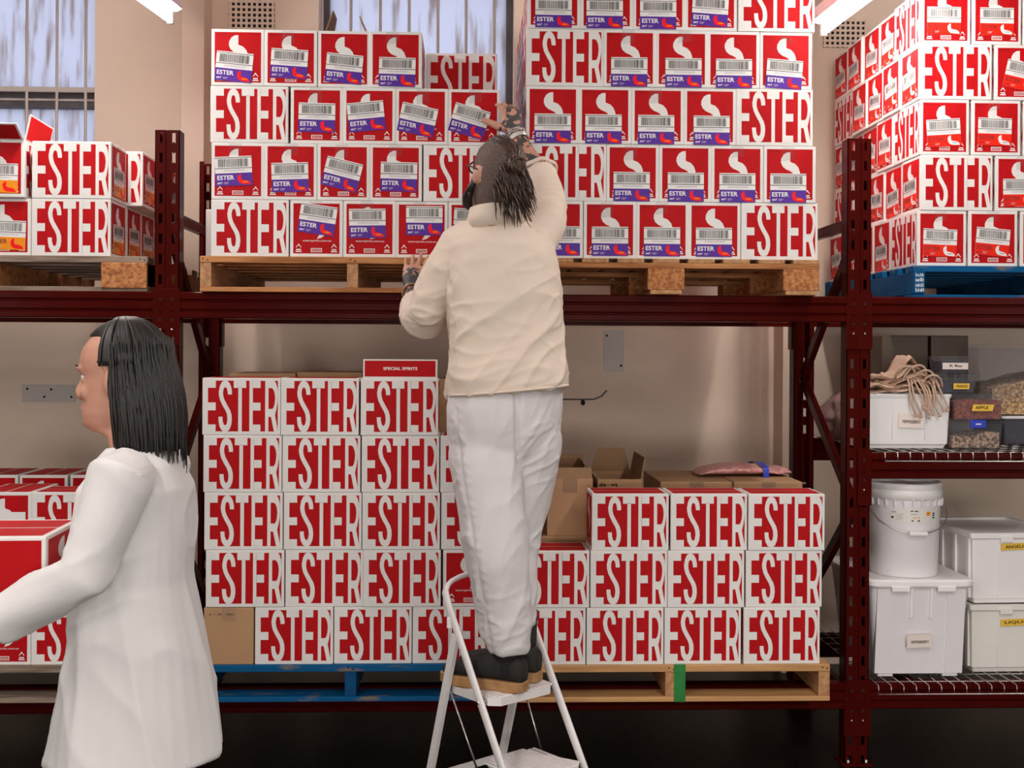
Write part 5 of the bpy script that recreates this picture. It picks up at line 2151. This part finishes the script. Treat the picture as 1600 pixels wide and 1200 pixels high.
def shoe(heel, zs, mirror):
    o0 = empty('shoe', (0, 0, 0)) if False else None
    out_ = []
    prof = [(-.012, .020), (.0, .034), (.03, .039), (.08, .037), (.13, .040), (.19, .050), (.23, .050), (.265, .042), (.288, .028), (.298, .012)]
    left = [(u, w_) for u, w_ in prof]
    pts = [heel + footd * u + lat * w_ for u, w_ in left] + [heel + footd * u - lat * (w_ * (1.0 if u < .12 else 1.06)) for u, w_ in left[::-1]]
    m = MB()
    n = len(pts)
    rg = []
    for dz, g_ in ((0, -.002), (.004, .001), (.030, .001), (.033, -.002)):
        c = heel + footd * .14
        rg.append([c + (p - c) * (1 + g_ / .08) + Vector((0, 0, zs + dz - p.z)) for p in pts])
    m.rings(rg, 'sole', smooth=False)
    sole = m
    m = MB()
    sec = [(-.008, .028, .075), (.02, .036, .098), (.06, .036, .104), (.085, .037, .098), (.12, .039, .078), (.17, .045, .060), (.22, .046, .050), (.26, .038, .040), (.285, .022, .026)]
    rg = []
    for u, w_, h in sec:
        c = heel + footd * u
        ring = []
        for q in range(20):
            a = 2 * math.pi * q / 20
            ca, sa = math.cos(a), math.sin(a)
            y = w_ * math.copysign(abs(ca) ** .75, ca)
            zz = (h / 2) * (1 + math.copysign(abs(sa) ** .75, sa))
            ring.append(Vector((c.x, c.y, zs + .028)) + lat * y * (1 - .25 * max(0, sa)) + Vector((0, 0, zz)))
        rg.append(ring)
    m.rings(rg, 'suede')
    m.tube([heel + footd * .05 + Vector((0, 0, zs + .10 - heel.z)), heel + footd * .05 + Vector((0, 0, zs + .155 - heel.z))], [.044, .046], 'suede', n=16)
    # welt line
    return m, sole


for heel in (heelL, heelR):
    heel = Vector((heel.x, heel.y, 0)) 
    up_, so_ = shoe(heel, .490, False)
    sh = up_.build('shoe', mn)
    keep(sh)
    s2 = so_.build('sole', sh)
    bpy.context.view_layer.update()
    s2.matrix_parent_inverse = sh.matrix_world.inverted()

# ---- hair: slicked back over the crown to a bun, loose ends below
hm_ = MB()
rr = random.Random(9)


def H(x, y, z):
    return headT @ Vector((x, y, z))


def skull(a, el):
    """point on the skull; a: angle round from the back, el: height angle"""
    return H(.078 * math.sin(a) * math.cos(el), -.006 - .098 * math.cos(a) * math.cos(el), .125 + .110 * math.sin(el))


bun = H(.004, -.110, .160)
cap = []
for i in range(9):
    el = R(88 - i * 7.5)
    cap.append([H((.077 + .004) * math.sin(a) * math.cos(el) * (1 if math.cos(a) > 0 else .9), -.006 - (.100 + .004) * math.cos(a) * math.cos(el), .125 + .1165 * math.sin(el)) for a in [2 * math.pi * q / 30 for q in range(30)]])
hm_.rings(cap, 'hair')
for k in range(64):
    a = rr.uniform(-math.pi, math.pi)
    e0 = R(rr.uniform(30, 62))
    p0 = skull(a, e0)
    pts, rad = [], []
    for i in range(8):
        t2 = i / 7
        q = p0.lerp(bun, t2)
        l = Ti @ q
        c = Vector((0, -.006, .125))
        v = l - c
        sc_ = 1.0 / math.sqrt((v.x / .081) ** 2 + (v.y / .104) ** 2 + (v.z / .117) ** 2)
        l2 = c + v * max(1.0, min(1.6, sc_))
        l2 = l2.lerp(Ti @ bun, t2 ** 5)
        pts.append(headT @ l2)
        rad.append(.0062 * (1 - .35 * t2) * (1 if i else .3))
    hm_.tube(pts, rad, 'hair', n=6)
# the bun: coils round a core
hm_.ball(bun, (.030, .026, .030), 'hair', n=14)
for k in range(16):
    ax = Vector((rr.uniform(-1, 1), rr.uniform(-1, 1), rr.uniform(-1, 1))).normalized()
    u = ax.orthogonal().normalized()
    v = ax.cross(u)
    r0 = rr.uniform(.024, .034)
    hm_.tube([bun + (u * math.cos(q * .52) + v * math.sin(q * .52)) * r0 * rr.uniform(.92, 1.1) for q in range(11)], .0055, 'hair', n=6)
# loose hair falling from the bun over the nape, drifting right
for k in range(120):
    a0 = rr.uniform(-1, 1)
    st = H(.012 + .050 * a0, -.092 + rr.uniform(-.012, .012) + .03 * a0 * a0, rr.uniform(.06, .17))
    L = rr.uniform(.07, .125)
    drift = rr.uniform(-.006, .045)
    pts, rad = [], []
    for i in range(8):
        t2 = i / 7
        pts.append(st + Vector((drift * t2 ** 1.3 + .012 * t2, -.022 * math.sin(math.pi * min(1, t2 * 1.1)) - .006, -L * t2)) + Vector((rr.uniform(-.002, .002), rr.uniform(-.002, .002), 0)))
        rad.append(max(.0009, rr.uniform(.0035, .006) * (1 - t2 ** 2.2)))
    hm_.tube(pts, rad, 'hair', n=5)
keep(hm_.build('hair', mn))
# beard along jaw and chin
m = MB()
for s in (-1, 1):
    m.tube([H(s * .074, .002, .085), H(s * .073, .018, .055), H(s * .064, .045, .022), H(s * .040, .080, .002), H(0, .100, -.002)], [.008, .012, .018, .021, .022], 'blackhair', n=10)
for k in range(60):
    s = rr.choice((-1, 1))
    t2 = rr.random()
    A, B_ = H(s * .072, .018, .05), H(0, .098, .005)
    c = A.lerp(B_, t2) + (H(s * .02 * math.sin(math.pi * t2), 0, 0) - H(0, 0, 0))
    m.tube([c, c + Vector((rr.uniform(-.006, .006), rr.uniform(-.004, .010), -.018)), c + Vector((rr.uniform(-.01, .01), rr.uniform(-.004, .014), -.040))], [.006, .005, .001], 'blackhair', n=5)
keep(m.build('beard', mn))
# glasses
m = MB()
for s in (-1, 1):
    m.tube([H(s * .079, -.012, .118), H(s * .080, .03, .122), H(s * .074, .090, .122)], .0028, 'black_plastic', n=6)
    m.tube([H(s * .034 + .025 * math.cos(q * .39), .095, .120 + .020 * math.sin(q * .39)) for q in range(16)], .0028, 'black_plastic', n=6, closed=True)
m.tube([H(-.008, .102, .126), H(.008, .102, .126)], .0025, 'black_plastic', n=6)
keep(m.build('glasses', mn))
for s in (-1, 1):
    m = MB()
    m.ball(H(s * .032, .073, .120), .0125, 'eye', n=12)
    m.ball(H(s * .032, .0805, .120), .0058, 'ink', n=8)
    keep(m.build('eye', mn))
# bracelets: chain and cuff on the reaching wrist, thin bangle on the other
dR = (wrR - elR).normalized()
u = dR.orthogonal().normalized()
v = dR.cross(u)
m = MB()
cc = wrR - dR * .012
for q in range(14):
    a = 2 * math.pi * q / 14
    p = cc + (u * math.cos(a) + v * math.sin(a)) * .0325
    tq = (-u * math.sin(a) + v * math.cos(a))
    sd = (u * math.cos(a) + v * math.sin(a)) if q % 2 else dR
    m.tube([p + (tq * math.cos(w2) * .0105 + sd * math.sin(w2) * .0062) for w2 in [k * math.pi / 4 for k in range(8)]], .0024, 'steel', n=6, closed=True)
keep(m.build('chain_bracelet', mn))
m = MB()
for off, r_ in ((-.034, .034), (-.041, .0345), (-.048, .035)):
    m.tube([wrR + dR * off + (u * math.cos(a) + v * math.sin(a)) * r_ for a in [k * math.pi / 12 for k in range(24)]], .0044, 'steel', n=8, closed=True)
keep(m.build('cuff_bracelet', mn))
dL = (wrL - elL).normalized()
u = dL.orthogonal().normalized()
v = dL.cross(u)
m = MB()
m.tube([wrL - dL * .004 + (u * math.cos(a) + v * math.sin(a)) * .033 for a in [k * math.pi / 12 for k in range(24)]], .0026, 'steel', n=8, closed=True)
m.tube([wrL - dL * .014 + (u * math.cos(a) + v * math.sin(a)) * .034 for a in [k * math.pi / 12 for k in range(24)]], .004, 'brown_in', n=8, closed=True)
keep(m.build('bangle', mn))

# ================= the person walking past on the left
WY2 = 2.62
Pw = lambda px, py, Y=WY2: at(px, py, Y)
wc = Pw(205, 900)
wp = empty('person', (wc.x, WY2, 0))
tag(wp, 'dark-haired person in long white coat walking left with a red carton', 'person')
hT = Matrix.Translation(Pw(196, 668)) @ Matrix.Rotation(R(82), 4, 'Z') @ Matrix.Rotation(R(-4), 4, 'X') @ Matrix.Scale(.98, 4)
nk = Pw(212, 690)
hp = Vector((wc.x + .01, WY2, .86))
ch = Pw(212, 790)
b = MB()
head(b, hT, 'skin')
b.tube([nk + Vector((.01, 0, -.05)), nk, hT @ Vector((0, -.02, .03))], [.058, .052, .052], 'skin', n=16)
b.rings([ell((hp.x, hp.y, .80), .11, .135, power=2.2), ell((hp.x, hp.y, .90), .115, .14), ell((hp.x - .01, hp.y, 1.02), .095, .12), ell((ch.x, ch.y, 1.18), .11, .135), ell((ch.x + .005, ch.y, 1.29), .10, .145), ell((nk.x + .005, nk.y, 1.345), .06, .085)], 'skin')
legs = []
for s, kx, ax in ((-1, -.10, -.16), (1, .05, .26)):
    hj = Vector((hp.x, hp.y + s * .075, .82))
    kn = Vector((hp.x + kx, hp.y + s * .075, .46))
    an = Vector((hp.x + ax, hp.y + s * .07, .09 if s < 0 else .13))
    legs.append((hj, kn, an, s))
    b.tube([hj + Vector((0, 0, .05)), hj, hj.lerp(kn, .5), kn, kn.lerp(an, .35), an], [.075, .082, .066, .050, .050, .034], 'skin', n=14)
    pitch = 0 if s < 0 else -.45
    fd = Vector((-math.cos(pitch), 0, math.sin(pitch)))
    b.tube([an + Vector((.03, 0, -.03)), an + fd * .06 + Vector((0, 0, -.045)), an + fd * .15 + Vector((0, 0, -.055)), an + fd * .19 + Vector((0, 0, -.058))], [.03, .033, .027, .012], 'skin', n=10)
arms = []
for s in (-1, 1):
    sh_ = Vector((nk.x + .015, WY2 + s * .165, 1.315))
    el_ = Pw(180, 872) + Vector((0, s * .205, 0))
    wr_ = Pw(28, 950) + Vector((0, s * .185, 0))
    arms.append((sh_, el_, wr_, s))
    b.tube([sh_ + Vector((0, -s * .03, .0)), sh_, sh_.lerp(el_, .5), el_, el_.lerp(wr_, .4), wr_], [.045, .052, .043, .038, .037, .024], 'skin', n=14)
    hand(b, wr_, (-.70, -s * .70, -.10), (0, 0, 1), (-.7, s * .7, 0), (.25, .25, .28, .3), 'skin', thumb=(-.5, -s * .2, .8) if False else None, size=.92)
me = remesh(b, .0048, 2)
me.materials.append(M['skin'])
keep(link('body', me, wp))
j = MB()
j.rings([ell((hp.x + .005, hp.y, .695), .185, .190, power=2.2), ell((hp.x + .005, hp.y, .80), .172, .182, power=2.2), ell((hp.x + .01, hp.y, .95), .138, .168), ell((hp.x - .005, hp.y, 1.08), .128, .158), ell((ch.x, ch.y, 1.20), .128, .162),
         ell((ch.x + .005, ch.y, 1.28), .118, .165), ell((nk.x + .010, nk.y, 1.335), .088, .125), ell((nk.x + .006, nk.y, 1.368), .066, .074)], 'coat')
for sh_, el_, wr_, s in arms:
    j.tube([sh_ + Vector((0, -s * .05, -.005)), sh_, sh_.lerp(el_, .5), el_, el_.lerp(wr_, .45), el_.lerp(wr_, .88)], [.065, .068, .060, .054, .050, .043], 'coat', n=18)
me = remesh(j, .0065, 3)


def wf(p, n):
    d = .010 * ridge(p, (-.25, 0, 1), 7, 1.4, 4.4) * max(0, min(1, (1.15 - p.z) / .2))
    d += .006 * ridge(p, (-.9, 0, -.3), 13, 2.5, 8.8) * bump_(p, Vector((hp.x - .12, hp.y - .18, 1.10)), .26)
    d += .005 * ridge(p, (-.7, 0, .6), 8, 1.6, 18.8)
    return d - .003


wrinkle(me, wf)
me.materials.append(M['coat'])
keep(link('coat', me, wp))
t_ = MB()
for hj, kn, an, s in legs:
    t_.tube([hj + Vector((0, -s * .01, .08)), hj, hj.lerp(kn, .5), kn, kn.lerp(an, .5), kn.lerp(an, .93)], [.095, .098, .085, .076, .072, .070], 'greytrouser', n=18)
t_.rings([ell((hp.x, hp.y, .78), .115, .15), ell((hp.x, hp.y, .92), .118, .15)], 'greytrouser')
me = remesh(t_, .007, 3)
wrinkle(me, lambda p, n: .006 * ridge(p, (.2, 0, 1), 9, 2, 2.7) - .002)
me.materials.append(M['greytrouser'])
keep(link('trousers', me, wp))
for hj, kn, an, s in legs:
    m = MB()
    pitch = 0 if s < 0 else -.45
    fd = Vector((-math.cos(pitch), 0, math.sin(pitch)))
    up_ = Vector((-fd.z, 0, -fd.x)) if s > 0 else Vector((0, 0, 1))
    rg = []
    a0 = an + Vector((0, 0, -.09)) if s < 0 else an - up_ * .09
    for u, w_, h in ((-.055, .024, .055), (-.03, .034, .085), (.02, .035, .095), (.07, .036, .075), (.12, .042, .055), (.16, .038, .045), (.19, .020, .028)):
        rg.append([a0 + fd * u + Vector((0, math.cos(a) * w_, 0)) + up_ * (h / 2 * (1 + math.sin(a)) + .001) for a in [2 * math.pi * q / 16 for q in range(16)]])
    m.rings(rg, 'suede')
    keep(m.build('shoe', wp))
# long dark hair
hm_ = MB()
rr = random.Random(12)


def H2(x, y, z):
    return hT @ Vector((x, y, z))


cap = []
for i in range(10):
    el = R(88 - i * 9)
    cap.append([H2(.083 * math.sin(a) * math.cos(el), -.010 - (.107 if math.cos(a) > 0 else (.104 if i < 6 else .075)) * math.cos(a) * math.cos(el), .135 + .112 * math.sin(el)) for a in [2 * math.pi * q / 30 for q in range(30)]])
hm_.rings(cap, 'blackhair')
shell_ = []
for i in range(9):
    t2 = i / 8
    z = .15 - .205 * t2
    shell_.append([H2((.080 + .008 * math.sin(t2 * 3)) * math.sin(a) * (1 - .12 * t2), -.014 - (.104 + .020 * math.sin(t2 * 2.4) if math.cos(a) > 0 else .030) * math.cos(a), z) for a in [2 * math.pi * q / 36 for q in range(36)]])
hm_.rings(shell_, 'blackhair')
for k in range(320):
    a = rr.uniform(-1.70, 1.70)
    z0 = .135 + rr.uniform(-.03, .07)
    L = rr.uniform(.14, .23)
    pts, rad = [], []
    for i in range(8):
        t2 = i / 7
        tz = max(0, min(1, (.15 - (z0 - L * t2)) / .205))
        rx_, ry_ = .082 + .008 * math.sin(tz * 3), .106 + .020 * math.sin(tz * 2.4)
        pts.append(H2(rx_ * math.sin(a) * (1 - .12 * tz), -.014 - ry_ * math.cos(a), z0 - L * t2) + Vector((rr.uniform(-.0012, .0012), rr.uniform(-.0012, .0012), 0)))
        rad.append(max(.0008, rr.uniform(.0026, .0042) * (1 - t2 ** 4) * min(1, .15 + 4 * t2)))
    hm_.tube(pts, rad, 'blackhair', n=5)
for k in range(160):
    a = rr.uniform(-1.9, 1.9)
    pts = [H2(.0845 * math.sin(a) * math.cos(R(86 - 84 * q)), -.010 - (.1085 if math.cos(a) > 0 else .084) * math.cos(a) * math.cos(R(86 - 84 * q)), .136 + .1135 * math.sin(R(86 - 84 * q))) for q in (0, .15, .3, .45, .6, .75, .9, 1)]
    hm_.tube(pts, [.002, .0035, .0035, .0035, .0035, .0035, .003, .002], 'blackhair', n=5)
keep(hm_.build('hair', wp))
for s in (-1, 1):
    m = MB()
    m.ball(H2(s * .032, .069, .120), .0120, 'eye', n=12)
    m.ball(H2(s * .032, .0768, .120), .0056, 'ink', n=8)
    keep(m.build('eye', wp))
for s in (-1, 1):
    m = MB()
    m.tube([H2(s * .014, .092, .142), H2(s * .030, .090, .147), H2(s * .048, .078, .143)], [.002, .004, .002], 'blackhair', n=6)
    keep(m.build('eyebrow', wp))
# the red carton carried on the forearms
zc_ = Pw(30, 935).z
cd = carton_data(.30, .26, .155, 'carton', plain=True)
o = link('carton', cd, None, (Pw(-10, 890).x, WY2, zc_), R(3))
tag(o, 'red carton carried by the walking person at left picture edge', 'carton')
